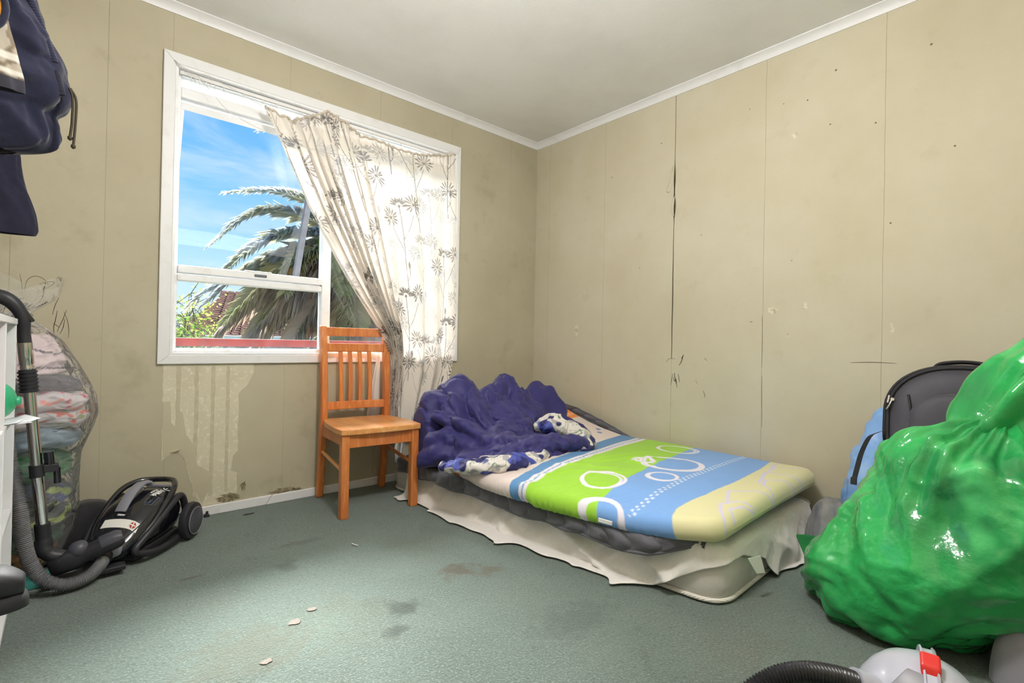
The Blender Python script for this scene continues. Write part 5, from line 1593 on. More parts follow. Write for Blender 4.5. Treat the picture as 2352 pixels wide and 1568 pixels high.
G = crumple(G, 1.08, 50, .05, (2,), .4, wrap=True, amp=.022, freq=12, seed=8, collide=lambda X: np.stack([X[..., 0], np.minimum(X[..., 1], -.022), np.maximum(X[..., 2], .003)], -1))
sack = empty('clear_sack', (BCX, BCY, 0), 0, 'tall clear plastic sack stuffed with folded clothes', 'plastic bag')
grid_obj('film', G - np.array([BCX, BCY, 0]), M_clear, sack, wrap=True, sub=1)
MB().tube(np.array([(.046 * math.cos(t) + .02, .040 * math.sin(t), .925 + .004 * math.sin(3 * t)) for t in np.linspace(0, 2 * math.pi, 40)]), .006, 6).build('tied_neck', M_clear, sack, smooth=60)

# ------------------------------------------------------------------ black cylinder vacuum cleaner
M_vblk = pm('gloss_black_plastic', srgb(22, 22, 30), .10, coat=.6, spec=.6)
M_vmat = pm('matt_black_plastic', srgb(40, 40, 45), .45)
M_vgry = pm('grey_plastic', srgb(132, 132, 142), .35)
M_vdk = pm('dark_grey_plastic', srgb(72, 72, 80), .4)
M_chrome = pm('chrome', srgb(210, 208, 206), .12, metal=1.0)
M_hose = pm('silver_hose', srgb(136, 136, 140), .32, metal=.35)
VA, VS = math.atan2(-.815, -.58), .92
vac = empty('vacuum_cleaner', (-2.485, -.300, 0), VA, 'glossy black cylinder vacuum cleaner on the carpet by the wall', 'vacuum cleaner')
vs = [(-.205, .055, .075, .150), (-.195, .085, .055, .185), (-.165, .110, .040, .222), (-.11, .122, .030, .248), (-.04, .124, .026, .246), (.03, .118, .026, .222), (.09, .108, .028, .186), (.14, .094, .030, .146), (.175, .076, .034, .116), (.20, .050, .042, .090), (.208, .022, .052, .076)]
def vsec(x):
    A = np.array(vs)
    return [float(np.interp(x, A[:, 0], A[:, k])) for k in (1, 2, 3)]
def vring(x, k=1.0, n=40, ex=2.5, lo=None):
    w, z0, z1 = vsec(x)
    out = []
    for t in np.linspace(0, 2 * math.pi, n, endpoint=False):
        c_, s_ = math.cos(t), math.sin(t)
        out.append((x, k * w * math.copysign(abs(c_) ** (2 / ex), c_), (z0 + z1) / 2 + (z1 - z0) / 2 * k * math.copysign(abs(s_) ** (2 / ex), s_)))
    return out
def vtop(x, y, ex=2.5):
    w, z0, z1 = vsec(x)
    return (z0 + z1) / 2 + (z1 - z0) / 2 * max(0, 1 - abs(y / w) ** ex) ** (1 / ex)
xs_ = np.linspace(-.205, .208, 40)
body = MB().rings([vring(x) for x in xs_]).build('body', M_vblk, vac, smooth=50)
MB().box((-.17, -.10, .018), (.15, .10, .05)).build('chassis', M_vmat, vac, bevel=.012, seg=3)
for s in (-1, 1):      # seam line of the lid, side bumper arms, wheels
    p = catmull([(.165, s * .060, vtop(.165, .06) + .001), (.10, s * .088, vtop(.10, .088) + .001), (.0, s * .100, vtop(0, .100) + .001), (-.10, s * .098, vtop(-.10, .098) + .001), (-.165, s * .07, vtop(-.165, .07) + .001)], 30)
    MB().tube(p, .0022, 6).build('lid_seam', M_vmat, vac, smooth=60)
    p = catmull([(.150, s * .104, .050), (.10, s * .128, .034), (0, s * .140, .028), (-.085, s * .142, .040), (-.150, s * .132, .125), (-.120, s * .126, .205), (-.03, s * .126, .180), (.06, s * .122, .135), (.13, s * .106, .090), (.158, s * .098, .066), (.150, s * .104, .050)], 70)
    MB().tube(p, .0145, 12, cap=False).build('bumper_arm', M_vmat, vac, smooth=60)
    w = MB().lathe([(.001, -.020), (.066, -.020), (.080, -.014), (.084, 0), (.080, .014), (.070, .018), (.001, .018)], 36, Matrix.Translation((-.135, s * .165, .0845)) @ Matrix.Rotation(-s * math.pi / 2, 4, 'X')).build('wheel', M_vmat, vac, smooth=40)
    MB().lathe([(.001, .0185), (.060, .0185), (.060, .022), (.056, .025), (.001, .025)], 36, Matrix.Translation((-.135, s * .165, .0845)) @ Matrix.Rotation(-s * math.pi / 2, 4, 'X')).build('hub_cap', M_vdk, w, smooth=40)
    MB().lathe([(.060, .0225), (.062, .024), (.060, .0255), (.058, .024), (.060, .0225)], 36, Matrix.Translation((-.135, s * .165, .0845)) @ Matrix.Rotation(-s * math.pi / 2, 4, 'X'), cap=False).build('hub_ring', M_vgry, w, smooth=60)
# top arch over the rear
p = catmull([(.13, -.094, .090), (.05, -.112, .150), (-.03, -.116, .205), (-.10, -.108, .245), (-.155, -.078, .262), (-.182, -.040, .262), (-.188, 0, .262), (-.182, .040, .262), (-.155, .078, .262), (-.10, .108, .245), (-.03, .116, .205), (.05, .112, .150), (.13, .094, .090)], 70)
MB().tube(p, .0125, 12).build('top_arch', M_vblk, vac, smooth=60)
# grey carrying handle
P = catmull([(.075, -.012, .196), (.050, -.010, .225), (.005, -.006, .262), (-.045, -.002, .282), (-.088, .002, .278)], 30)
rows = []
for i, q in enumerate(P):
    hw, th_ = .021, .007
    tgt = np.gradient(P, axis=0)[i]; tgt /= np.linalg.norm(tgt); nn = np.array([-tgt[2], 0, tgt[0]]); nn = nn if nn[2] > 0 else -nn
    rows.append([tuple(q + np.array([0, -hw, 0]) - nn * th_), tuple(q + np.array([0, hw, 0]) - nn * th_), tuple(q + np.array([0, hw, 0]) + nn * th_ * .3), tuple(q + np.array([0, 0, 0]) + nn * th_), tuple(q + np.array([0, -hw, 0]) + nn * th_ * .3)])
MB().rings(rows).build('carry_handle', M_vgry, vac, smooth=50, bevel=.002)
MB().tube([(-.090, -.022, .266), (-.090, .026, .266)], .008, 12).build('handle_pivot', M_vgry, vac, smooth=50)
MB().rings([[(x, y0, vtop(x, 0) + .002), (x, y1, vtop(x, 0) + .002), (x, y1, vtop(x, 0) + .016), (x, y0, vtop(x, 0) + .016)] for x, y0, y1 in ((-.135, -.030, .062), (-.150, -.034, .066), (-.168, -.030, .060), (-.178, -.020, .048))]).build('release_button', M_vgry, vac, smooth=40, bevel=.004)
# white sticker with a red disc
q = np.array([[(.104 + .030 * u, -.050 + .135 * v, vtop(.104 + .030 * u, -.050 + .135 * v) + .0015) for v in np.linspace(0, 1, 8)] for u in np.linspace(0, 1, 5)])
st = grid_obj('sticker', q, pm('sticker_white', srgb(232, 230, 224), .5), vac)
dq = np.array([[(.119 + rr * .0105 * math.cos(t), .066 + rr * .0105 * math.sin(t), vtop(.119 + rr * .0105 * math.cos(t), .066 + rr * .0105 * math.sin(t)) + .0022) for rr in (.02, .5, 1.0)] for t in np.linspace(0, 2 * math.pi, 24, endpoint=False)])
grid_obj('red_disc', dq, pm('sticker_red', srgb(170, 40, 44), .5), st, wrap=True)
for (l, w) in ((.0185, .0036), (.0036, .0185)):
    cq = np.array([[(.119 + l * (u - .5), .066 + w * (v - .5), vtop(.119 + l * (u - .5), .066 + w * (v - .5)) + .0030) for v in (0, .5, 1)] for u in (0, .25, .5, .75, 1)])
    grid_obj('white_cross', cq, pm('sticker_white', srgb(232, 230, 224), .5), st)
# printed lettering on the lid
M_print = pm('white_print', srgb(236, 236, 238), .5)
def lettering(txt, x, y, size, parent, name='lettering', rz=0.0):
    cu = bpy.data.curves.new(name, 'FONT'); cu.body = txt; cu.size = size; cu.extrude = .0003; cu.offset = .0004
    tmp = bpy.data.objects.new(name + '_tmp', cu); COL.objects.link(tmp)
    dg = bpy.context.evaluated_depsgraph_get()
    me = bpy.data.meshes.new_from_object(tmp.evaluated_get(dg))
    bpy.data.objects.remove(tmp); bpy.data.curves.remove(cu)
    o = bpy.data.objects.new(name, me); COL.objects.link(o); o.parent = parent
    me.materials.clear(); me.materials.append(M_print)
    e_ = .02
    nx = -(vtop(x + e_, y) - vtop(x - e_, y)) / (2 * e_); ny = -(vtop(x, y + .01) - vtop(x, y - .01)) / .02
    nv = Vector((nx, ny, 1)).normalized()
    xv = Vector((math.cos(rz), math.sin(rz), 0)); xv = (xv - nv * xv.dot(nv)).normalized(); yv = nv.cross(xv)
    o.matrix_local = Matrix(((xv.x, yv.x, nv.x, x), (xv.y, yv.y, nv.y, y), (xv.z, yv.z, nv.z, vtop(x, y) + .0035), (0, 0, 0, 1)))
    return o
lettering('Nilfisk', -.082, .060, .030, vac)
lettering('Meteor', -.072, .046, .015, vac)
lettering('2200W', .092, -.012, .010, vac, rz=1.4)
def emblem(x, y, r):
    rows = []
    for t in np.linspace(0, 2 * math.pi, 25):
        rows.append([(x + k * r * math.cos(t), y + k * r * math.sin(t), vtop(x + k * r * math.cos(t), y + k * r * math.sin(t)) + .0025) for k in (.72, 1.0)])
    grid_obj('emblem_ring', np.array(rows), M_print, vac)
    rows = [[(x + k * r * math.cos(t), y + k * r * math.sin(t), vtop(x, y) + .0035) for k in (.05, .42)] for t in np.linspace(0, 2 * math.pi, 13)]
    grid_obj('emblem_disc', np.array(rows), M_print, vac)
emblem(-.108, .072, .013)
# front socket and swivel
vm = vac.matrix_basis = Matrix.Translation((-2.485, -.300, 0)) @ Matrix.Rotation(VA, 4, 'Z') @ Matrix.Scale(VS, 4)
def vl(p): return np.array(vm.inverted() @ Vector(p))
MB().rings([shoe_ring(x, w, z0, z1, 24, 3) for x, w, z0, z1 in ((.15, .072, .05, .118), (.185, .066, .048, .112), (.212, .056, .050, .102), (.222, .046, .054, .094))]).build('front_grille', M_vgry, vac, smooth=50)
hw_ = [(-2.582, -.480, .070), (-2.60, -.530, .052), (-2.635, -.565, .034), (-2.69, -.580, .032), (-2.742, -.570, .062), (-2.776, -.560, .125), (-2.793, -.555, .215), (-2.804, -.545, .31), (-2.826, -.50, .41), (-2.842, -.49, .52), (-2.862, -.49, .64), (-2.88, -.50, .76), (-2.895, -.51, .86), (-2.90, -.515, .93), (-2.892, -.515, .968)]
hl = np.array([vl(p) for p in hw_])
MB().tube(catmull([vl((-2.572, -.42, .080)), vl((-2.575, -.45, .078)), hl[0], vl((-2.59, -.508, .060))], 18), [.026] * 6 + [.024] * 6 + [.027] * 6, 16).build('hose_connector', M_vmat, vac, smooth=50)
nh = 1000
HPth = catmull(hl, nh)
MB().tube(HPth, .0205 + .0028 * np.sin(np.arange(nh) * 2 * np.pi / 5.0), 16).build('hose', M_hose, vac, smooth=60)
# wand, handle and floor head lean on the shelf corner beside the machine
wand = empty('vacuum_wand', (-2.735, -.43, 0), 0, 'chrome vacuum wand with a black curved handle leaning by the shelf', 'vacuum wand')
wo = np.array([-2.735, -.43, 0])
wt, wbm = np.array([-2.800, -.515, .815]), np.array([-2.748, -.500, .205])
def wp(z): return wbm + (wt - wbm) * (z - .205) / .61
MB().tube([wp(.19) - wo, wp(.70) - wo], .0158, 24).build('lower_tube', M_chrome, wand, smooth=50)
MB().tube([wp(z) - wo for z in (.695, .745, .750, .755, .762, .815, .83)], [.0175, .0175, .0185, .016, .0185, .0195, .0195], 24).build('upper_tube', M_chrome, wand, smooth=50)
n = 60
MB().tube([wp(z) - wo for z in np.linspace(.668, .742, n)], .0235 + .0016 * np.sign(np.sin(np.arange(n) * 2 * np.pi / 10)), 24).build('grip_collar', M_vmat, wand, smooth=40)
hd = catmull([wp(.81), wp(.86), (-2.806, -.522, .905), (-2.822, -.525, .945), (-2.850, -.525, .972), (-2.895, -.52, .982), (-2.95, -.515, .978)], 50) - wo
MB().tube(hd, np.interp(np.arange(50), [0, 10, 20, 30, 49], [.0185, .0165, .018, .022, .022]), 20).build('curved_handle', M_vmat, wand, smooth=60)
MB().box((-.006, -.012, -.022), (.006, .012, .022), Matrix.Translation(Vector((-2.793, -.520, .918)) - Vector(wo)) @ Matrix.Rotation(math.radians(-30), 4, 'Y')).build('slide_catch', M_vblk, wand, bevel=.003)
for z0, z1, rr in ((.385, .425, .0195),):
    MB().tube([wp(z0) - wo, wp(z1) - wo], rr, 24).build('clip_band', M_vmat, wand, smooth=50)
    c_ = wp(.41) - wo
    MB().box((.015, -.014, -.012), (.055, .010, .014), Matrix.Translation(Vector(c_))).build('clip_arm', M_vmat, wand, bevel=.003)
    MB().tube([c_ + np.array([.050, -.004, .0]), c_ + np.array([.052, -.004, -.052])], .010, 12).build('clip_peg', M_vblk, wand, smooth=50)
    MB().tube([c_ + np.array([.032, .0, .012]), c_ + np.array([.028, .0, .055])], .014, 14).build('clip_socket', M_vblk, wand, smooth=50)
el = catmull([wp(.225), wp(.17), (-2.744, -.503, .140), (-2.725, -.508, .116), (-2.695, -.512, .104)], 24) - wo
MB().tube(el, np.interp(np.arange(24), [0, 8, 9, 15, 16, 23], [.021, .021, .024, .024, .022, .022]), 20).build('elbow', M_vmat, wand, smooth=50)
head = []
ha, hb = np.array([-2.730, -.512, .072]), np.array([-2.535, -.530, .138])
ax1 = (hb - ha) / np.linalg.norm(hb - ha); ax2 = np.array([0, -1, 0.]); ax3 = np.cross(ax1, ax2); ax3 = ax3 if ax3[2] > 0 else -ax3
for t, w, h in ((0, .016, .022), (.03, .026, .030), (.18, .030, .034), (.34, .030, .038), (.42, .026, .030), (.50, .027, .026), (.80, .030, .028), (.94, .030, .026), (1, .024, .018)):
    c_ = ha + (hb - ha) * t - wo
    head.append([tuple(c_ + ax2 * w * math.copysign(abs(math.cos(a)) ** .7, math.cos(a)) + ax3 * h * math.copysign(abs(math.sin(a)) ** .7, math.sin(a))) for a in np.linspace(0, 2 * math.pi, 24, endpoint=False)])
MB().rings(head).build('floor_head', M_vmat, wand, smooth=50)
hc = []
for t, w, h in ((.70, .0305, .0285), (.80, .0315, .0300), (.94, .0315, .0285), (1.005, .0260, .0200)):
    c_ = ha + (hb - ha) * t - wo + ax3 * .004
    hc.append([tuple(c_ + ax2 * w * math.copysign(abs(math.cos(a)) ** .7, math.cos(a)) + ax3 * h * abs(math.sin(a)) ** .7 * (1 if math.sin(a) > 0 else .2)) for a in np.linspace(0, 2 * math.pi, 24, endpoint=False)])
MB().rings(hc).build('head_cap', M_vdk, wand, smooth=50)
MB().tube(catmull([(-2.675, -.520, .108), (-2.655, -.522, .122), (-2.63, -.522, .126)], 10) - wo, [.018, .022, .026, .028, .029, .029, .028, .026, .022, .014], 18).build('swivel', M_vdk, wand, smooth=60)
MB().box((-.11, -.024, -.012), (.11, .024, .006), Matrix.Translation(Vector((-2.635, -.505, .030)) - Vector(wo))).build('brush_strip', M_vmat, wand, bevel=.004)

# black cloth behind the machine, teal rag under the hose
def heap(name, c, r, h, mat, label, cat, seed, amp=.016, freq=14, n=60, m=24, ex=.6, sub=1, sc=1.10):
    a = np.linspace(0, 2 * np.pi, n, endpoint=False)[:, None]
    ph = np.linspace(0.0, np.pi / 2 - .0005, m)[None, :]
    z = h * np.sin(ph) ** 1.0 + 0 * a
    rr = np.cos(ph) ** ex * (1 + .12 * np.sin(3 * a + seed) + .07 * np.sin(5 * a + 2 * seed))
    G = np.stack([c[0] + r[0] * rr * np.cos(a), c[1] + r[1] * rr * np.sin(a), c[2] + z], -1)
    G = crumple(G, sc, 50, .05, (2, 4), .4, wrap=True, amp=amp, freq=freq, seed=seed, collide=lambda X: np.stack([np.minimum(X[..., 0], -.02), np.minimum(X[..., 1], -.018), np.maximum(X[..., 2], c[2] + .003)], -1))
    o = grid_obj(name, G - np.array(c), mat, None, wrap=True, sub=sub)
    o.location = c
    return tag(o, label, cat)
M_blackcloth = pm('black_cloth', srgb(26, 25, 30), .8, sheen=.3, bump=(30, .3, .01))
heap('black_bag', (-2.625, -.125, .0), (.115, .10), .185, M_blackcloth, 'slumped black cloth bag between the clear sack and the vacuum', 'bag', 3)
M_teal = pm('teal_cloth', srgb(54, 128, 120), .85, bump=(40, .3, .008))
heap('teal_rag', (-2.775, -.42, .0), (.06, .05), .035, M_teal, 'teal rag on the carpet under the vacuum hose', 'rag', 6, .01, 20, 40, 14)
heap('teal_cloth', (-2.66, -.475, .0), (.045, .03), .022, M_teal, 'scrap of teal cloth beneath the vacuum floor head', 'rag', 7, .008, 20, 40, 14)

# ------------------------------------------------------------------ dark clothes hanging at the upper left
M_hood = pm('navy_fleece', srgb(30, 32, 52), .9, sheen=.25, spec=.15, bump=[(18, .35, .012), (300, .2, .002)])
M_hood2 = pm('navy_trouser', srgb(32, 32, 48), .9, sheen=.25, spec=.15, bump=[(18, .3, .012), (300, .2, .002)])
rod = empty('clothes_rail', (-2.99, -1.2, 1.93), 0, 'wooden clothes rail on the left wall above the picture edge', 'clothes rail')
MB().tube([(0, -.7, 0), (0, .6, 0)], .014, 14).build('rod', M_wood, rod, smooth=50)
for y in (-.6, .5):
    MB().box((-.228, y - .012, -.02), (.012, y + .012, -.012)).build('bracket', M_vmat, rod)
def garment(name, sil, cx, cy, ry, mat, label, seed, folds, colfun=None, cat='clothing'):
    """hanging garment: sil = rows of (z, x of its near edge)"""
    zz = np.linspace(sil[0][0], sil[-1][0], 120)
    xr = np.interp(zz, *zip(*sorted(sil)))
    for _ in range(2): xr[1:-1] = (xr[:-2] + 2 * xr[1:-1] + xr[2:]) / 4
    a = np.linspace(0, 2 * np.pi, 120, endpoint=False)[:, None]
    rx = (xr - cx)[None, :]
    G = np.stack([cx + rx * np.cos(a), cy + ry * np.sin(a) * (.75 + .25 * np.sin(zz * 9)[None, :]), zz[None, :] + 0 * a], -1)
    d = np.stack([np.cos(a) + 0 * rx, np.sin(a) + 0 * rx, 0 * a + 0 * rx], -1)
    w = folds * (.4 - np.abs(noise3(np.stack([np.cos(a) * 2.2 + 0 * rx, np.sin(a) * 2.2 + zz[None, :] * 3.0, zz[None, :] * 6.0 + seed + 0 * a], -1))) * 1.7)
    w3 = folds * .5 * (.3 - np.exp(-8 * np.abs(noise3(np.stack([np.cos(a) * 3 + 0 * rx, np.sin(a) * 3 + zz[None, :] * 5, zz[None, :] * 9 + 4 * seed + 0 * a], -1)))))
    w2 = w3 + folds * .45 * (.4 - np.abs(noise3(np.stack([np.cos(a) * 4 + 0 * rx, np.sin(a) * 4 - zz[None, :] * 6, zz[None, :] * 14 + seed + 0 * a], -1))) * 1.7)
    side = .35 + .65 * np.abs(np.sin(a))
    G = G + d * ((w + w2) * side)[..., None]
    root = empty(name, (cx, cy, zz.min()), 0, label, cat)
    org = np.array([cx, cy, zz.min()])
    grid_obj('cloth', G - org, mat, root, wrap=True, sub=1, col=colfun(G) if colfun else None)
    return root, org
hood, ho = garment('hooded_jacket', [(1.262, -2.79), (1.268, -2.755), (1.285, -2.725), (1.31, -2.716), (1.345, -2.722), (1.365, -2.730), (1.375, -2.712), (1.40, -2.700), (1.43, -2.700), (1.455, -2.712), (1.48, -2.713), (1.53, -2.728), (1.58, -2.752), (1.63, -2.775), (1.72, -2.82), (1.80, -2.86), (1.86, -2.93), (1.88, -2.96)],
                   -2.985, -1.21, .115, M_hood, 'navy hooded jacket hanging at the upper left corner', 2., .034)
# ribbed waistband pieces, drawstrings and the printed patch
for (za, zb, x0, x1) in ((1.405, 1.455, -2.712, -2.724), (1.475, 1.60, -2.726, -2.768)):
    n = 90
    P = np.stack([np.linspace(x0, x1, n) - .004, np.full(n, -1.245), np.linspace(za, zb, n)], -1) - ho
    MB().tube(P, .0085 + .0006 * np.sin(np.arange(n) * 2 * np.pi / 4), 10).build('ribbed_cuff', M_hood, hood, smooth=60)
M_cord = pm('dark_cord', srgb(52, 46, 34), .8)
for k, (dx, zl) in enumerate(((0, 1.310), (.006, 1.292))):
    P = catmull([(-2.703 + dx * .3, -1.25, 1.425), (-2.697 + dx, -1.255, 1.40), (-2.697 + dx, -1.255, 1.35), (-2.700 + dx, -1.255, zl)], 20) - ho
    MB().tube(P, .0027, 8).build('drawstring', M_cord, hood, smooth=60)
    MB().lathe([(.001, -.006), (.0045, -.003), (.0045, .003), (.001, .006)], 10, Matrix.Translation(Vector(P[-1]))).build('cord_knot', M_cord, hood, smooth=60)
def tee_print(G):
    c = np.empty(G.shape); c[:] = srgb(34, 34, 46)[:3]
    z = G[..., 2]
    n_ = noise3(G * 30)
    c[(z > 1.49)] = srgb(150, 56, 48)[:3]
    c[(z > 1.56) & (n_ > .1)] = srgb(176, 168, 160)[:3]
    c[(z < 1.485) & (z > 1.36)] = srgb(104, 92, 76)[:3]
    c[(z < 1.485) & (z > 1.36) & (n_ > .15)] = srgb(148, 140, 126)[:3]
    c[(np.abs(z - 1.40) < .006) | (np.abs(z - 1.37) < .005)] = srgb(186, 182, 174)[:3]
    return c
M_tee = pm('printed_jersey', (1, 1, 1, 1), .8, attr='print')
tee, to = garment('printed_shirt', [(1.335, -2.768), (1.36, -2.770), (1.42, -2.782), (1.50, -2.803), (1.58, -2.808), (1.66, -2.825), (1.8, -2.87), (1.88, -2.95)], -2.985, -1.40, .035, M_tee, 'shirt with a red and brown print hanging in front of the navy jacket', 4., .010, tee_print)
MB().tube(np.array([(-2.818 + .022 * math.cos(t), -1.425, 1.478 + .040 * math.sin(t)) for t in np.linspace(0, 2 * math.pi, 30)]) - to, .006, 8, cap=False).build('print_ring', M_hood, tee, smooth=60)
MB().lathe([(.001, 0), (.02, 0), (.02, .002), (.001, .002)], 24, Matrix.Translation(Vector((-2.818, -1.424, 1.478)) - Vector(to)) @ Matrix.Scale(1.7, 4, (0, 0, 1)) @ Matrix.Rotation(math.pi / 2, 4, 'X')).build('print_disc', pm('orange_print', srgb(236, 162, 60), .7), tee)
trs, tro = garment('hanging_trousers', [(1.112, -2.762), (1.118, -2.756), (1.16, -2.762), (1.22, -2.778), (1.28, -2.792), (1.36, -2.80), (1.6, -2.85), (1.88, -2.96)], -2.985, -1.0, .05, M_hood2, 'navy trouser leg hanging below the hooded jacket', 6., .010)
for y in (-1.21, -1.40, -1.0):
    hk = tag(MB().tube(catmull([(-3.075, y, 1.845), (-2.99, y, 1.885), (-2.985, y, 1.915), (-2.972, y, 1.945), (-2.99, y, 1.958), (-3.006, y, 1.94)], 24), .0022, 6).tube([(-3.075, y, 1.845), (-2.985, y, 1.875), (-2.90, y, 1.845)], .003, 6).build('coat_hanger', M_chrome, smooth=60),
             {-1.21: 'wire coat hanger holding the navy hooded jacket', -1.40: 'wire coat hanger holding the printed shirt', -1.0: 'wire coat hanger holding the navy trousers'}[y], 'hanger')
# ------------------------------------------------------------------ bags on the right
def bag_mat(name, col, dark, light, rough=.22):
    return pm(name, srgb(*col), rough, spec=.6, coat=.35, var=[(3.2, srgb(*dark), .45, .68, 3), (5.5, srgb(*light), .55, .72, 2)], bump=[(9, .5, .02), (26, .5, .008), (75, .25, .003)])
M_green = bag_mat('green_plastic_film', (44, 166, 86), (36, 120, 68), (84, 192, 114), .15)
M_blue = bag_mat('blue_plastic_film', (126, 170, 226), (100, 146, 210), (160, 196, 238), .35)
def sackmesh(prof, n=120, m=90, top_open=False):
    """prof rows: z, cx, cy, rx, ry"""
    A = np.array(prof)
    s = np.concatenate([[0], np.cumsum(np.linalg.norm(np.diff(A[:, [0, 3, 4]], axis=0), axis=1))])
    ss = np.linspace(0, s[-1], m)
    Z, CX_, CY_, RX_, RY_ = [np.interp(ss, s, A[:, k]) for k in range(5)]
    def sm(v):
        for _ in range(3): v[1:-1] = (v[:-2] + 2 * v[1:-1] + v[2:]) / 4
        return v
    RX_, RY_ = sm(RX_), sm(RY_)
    a = np.linspace(0, 2 * np.pi, n, endpoint=False)[:, None]
    return np.stack([CX_ + RX_ * np.cos(a), CY_ + RY_ * np.sin(a), Z + 0 * a], -1), a
def keep(X):
    X[..., 2] = np.maximum(X[..., 2], .004); X[..., 0] = np.minimum(X[..., 0], -.018)
    return X
prof = [(.004, -.70, -2.41, .10, .11), (.008, -.70, -2.41, .18, .19), (.04, -.69, -2.415, .230, .245), (.10, -.685, -2.445, .268, .290), (.18, -.69, -2.49, .290, .325), (.27, -.69, -2.565, .295, .330), (.36, -.69, -2.61, .285, .315), (.46, -.70, -2.62, .255, .275), (.54, -.71, -2.61, .225, .235), (.60, -.71, -2.62, .18, .190), (.640, -.70, -2.64, .10, .115), (.655, -.70, -2.65, .03, .03)]
G, a = sackmesh(prof)
# soft facets, and long tucks fanning from the gathered top
d = G - np.array([-.69, -2.53, .28]); d /= np.linalg.norm(d, axis=-1, keepdims=True)
zz = G[..., 2]
fac = noise3(G * np.array([4.2, 4.2, 3.6]) + 3.); tk = noise3(np.stack([np.cos(a) * 3.2 + 0 * zz, np.sin(a) * 3.2 + 0 * zz, zz * 2.2], -1) + 8)
low = noise3(np.stack([np.cos(a) * 1.9 + 0 * zz, np.sin(a) * 1.9 + 0 * zz, zz * 15 + 1.6 * np.sin(2 * a) + 0 * a], -1) + 21)
lo2 = noise3(np.stack([np.cos(a) * 3.0 + 0 * zz, np.sin(a) * 3.0 + 0 * zz, zz * 34 + 3.2 * np.sin(2 * a) + 0 * a], -1) + 5)
cr1 = noise3(G * np.array([7, 7, 5.]) + 2.2 * noise3(G * 4)[..., None] + 40)
G = G + d * (.050 * (.3 - np.abs(fac) * 1.4) + .045 * sstep(.25, .6, zz) * (.3 - np.abs(tk) * 1.5) + sstep(.30, .10, zz) * (.020 * (.3 - np.exp(-np.abs(low) * 8)) + .009 * (.3 - np.exp(-np.abs(lo2) * 7))) + .012 * sstep(.12, .3, zz) * (np.exp(-np.abs(cr1) * 7) - .3))[..., None]
G = crumple(G, 1.07, 40, .06, (2, 4), .5, wrap=True, amp=.012, freq=9, collide=keep, seed=3)
gbag = empty('green_sack', (-.69, -2.5, 0), 0, 'bulging glossy green plastic sack at the foot of the bed', 'plastic bag')
go = np.array([-.69, -2.5, 0])
grid_obj('film', G - go, M_green, gbag, wrap=True, sub=1)
# gathered upper lobe
def lobe(path, rad, seed, sc=1.08, n=70, m=50, amp=.012):
    P = catmull(path, m); R = np.interp(np.linspace(0, 1, m), np.linspace(0, 1, len(rad)), rad)
    T = np.gradient(P, axis=0); T /= np.linalg.norm(T, axis=1)[:, None]
    Nn = np.cross(T, [1.0, .1, 0]); Nn /= np.linalg.norm(Nn, axis=1)[:, None]
    B = np.cross(T, Nn)
    a = np.linspace(0, 2 * np.pi, n, endpoint=False)[:, None, None]
    wav = 1 + .16 * np.sin(5 * a + seed) + .09 * np.sin(9 * a + 2 * seed)
    G = P[None] + R[None, :, None] * wav * (np.cos(a) * Nn[None] + np.sin(a) * B[None])
    d = G - P[None]; d /= np.linalg.norm(d, axis=-1, keepdims=True) + 1e-9
    G = G + d * (.03 * (.3 - np.abs(noise3(G * 6 + seed)) * 1.5))[..., None]
    return crumple(G, sc, 40, .06, (2, 4), .4, wrap=True, amp=amp, freq=12, seed=seed, collide=keep)
grid_obj('gathered_top', lobe([(-.67, -2.60, .54), (-.655, -2.665, .64), (-.64, -2.73, .74), (-.635, -2.80, .84), (-.63, -2.87, .95)], [.085, .120, .130, .120, .125, .11], 2.) - go, M_green, gbag, wrap=True, sub=1)
ear = np.array([[(-.66 + .02 * t, -2.19 + (.02 + .075 * u) * t, .02 + .165 * u - .02 * t * t) for t in np.linspace(0, 1, 10)] for u in np.linspace(0, 1, 14)])
grid_obj('loose_corner', ear - go, M_green, gbag, solid=.002, sub=1)

# blue sack against the wall
prof = [(.004, -.19, -2.36, .08, .12), (.008, -.19, -2.36, .12, .19), (.06, -.19, -2.37, .15, .23), (.18, -.19, -2.38, .165, .255), (.32, -.185, -2.39, .160, .255), (.42, -.15, -2.39, .125, .245), (.50, -.115, -2.39, .09, .215), (.58, -.10, -2.385, .07, .175), (.65, -.09, -2.38, .05, .12), (.675, -.085, -2.38, .015, .03)]
G, a = sackmesh(prof, 96, 70)
d = G - np.array([-.18, -2.39, .3]); d /= np.linalg.norm(d, axis=-1, keepdims=True)
G = G + d * (.022 * (.3 - np.abs(noise3(G * 7 + 13)) * 1.5) + .014 * (.3 - np.exp(-7 * np.abs(noise3(G * np.array([12, 12, 16]) + 3)))))[..., None]
G = crumple(G, 1.08, 40, .06, (2,), .4, wrap=True, amp=.012, freq=16, collide=keep, seed=9)
bs = grid_obj('blue_sack', G - np.array([-.19, -2.37, 0]), M_blue, None, wrap=True, sub=1); bs.location = (-.19, -2.37, 0)
tag(bs, 'pale blue plastic sack against the wall behind the backpack', 'plastic bag')

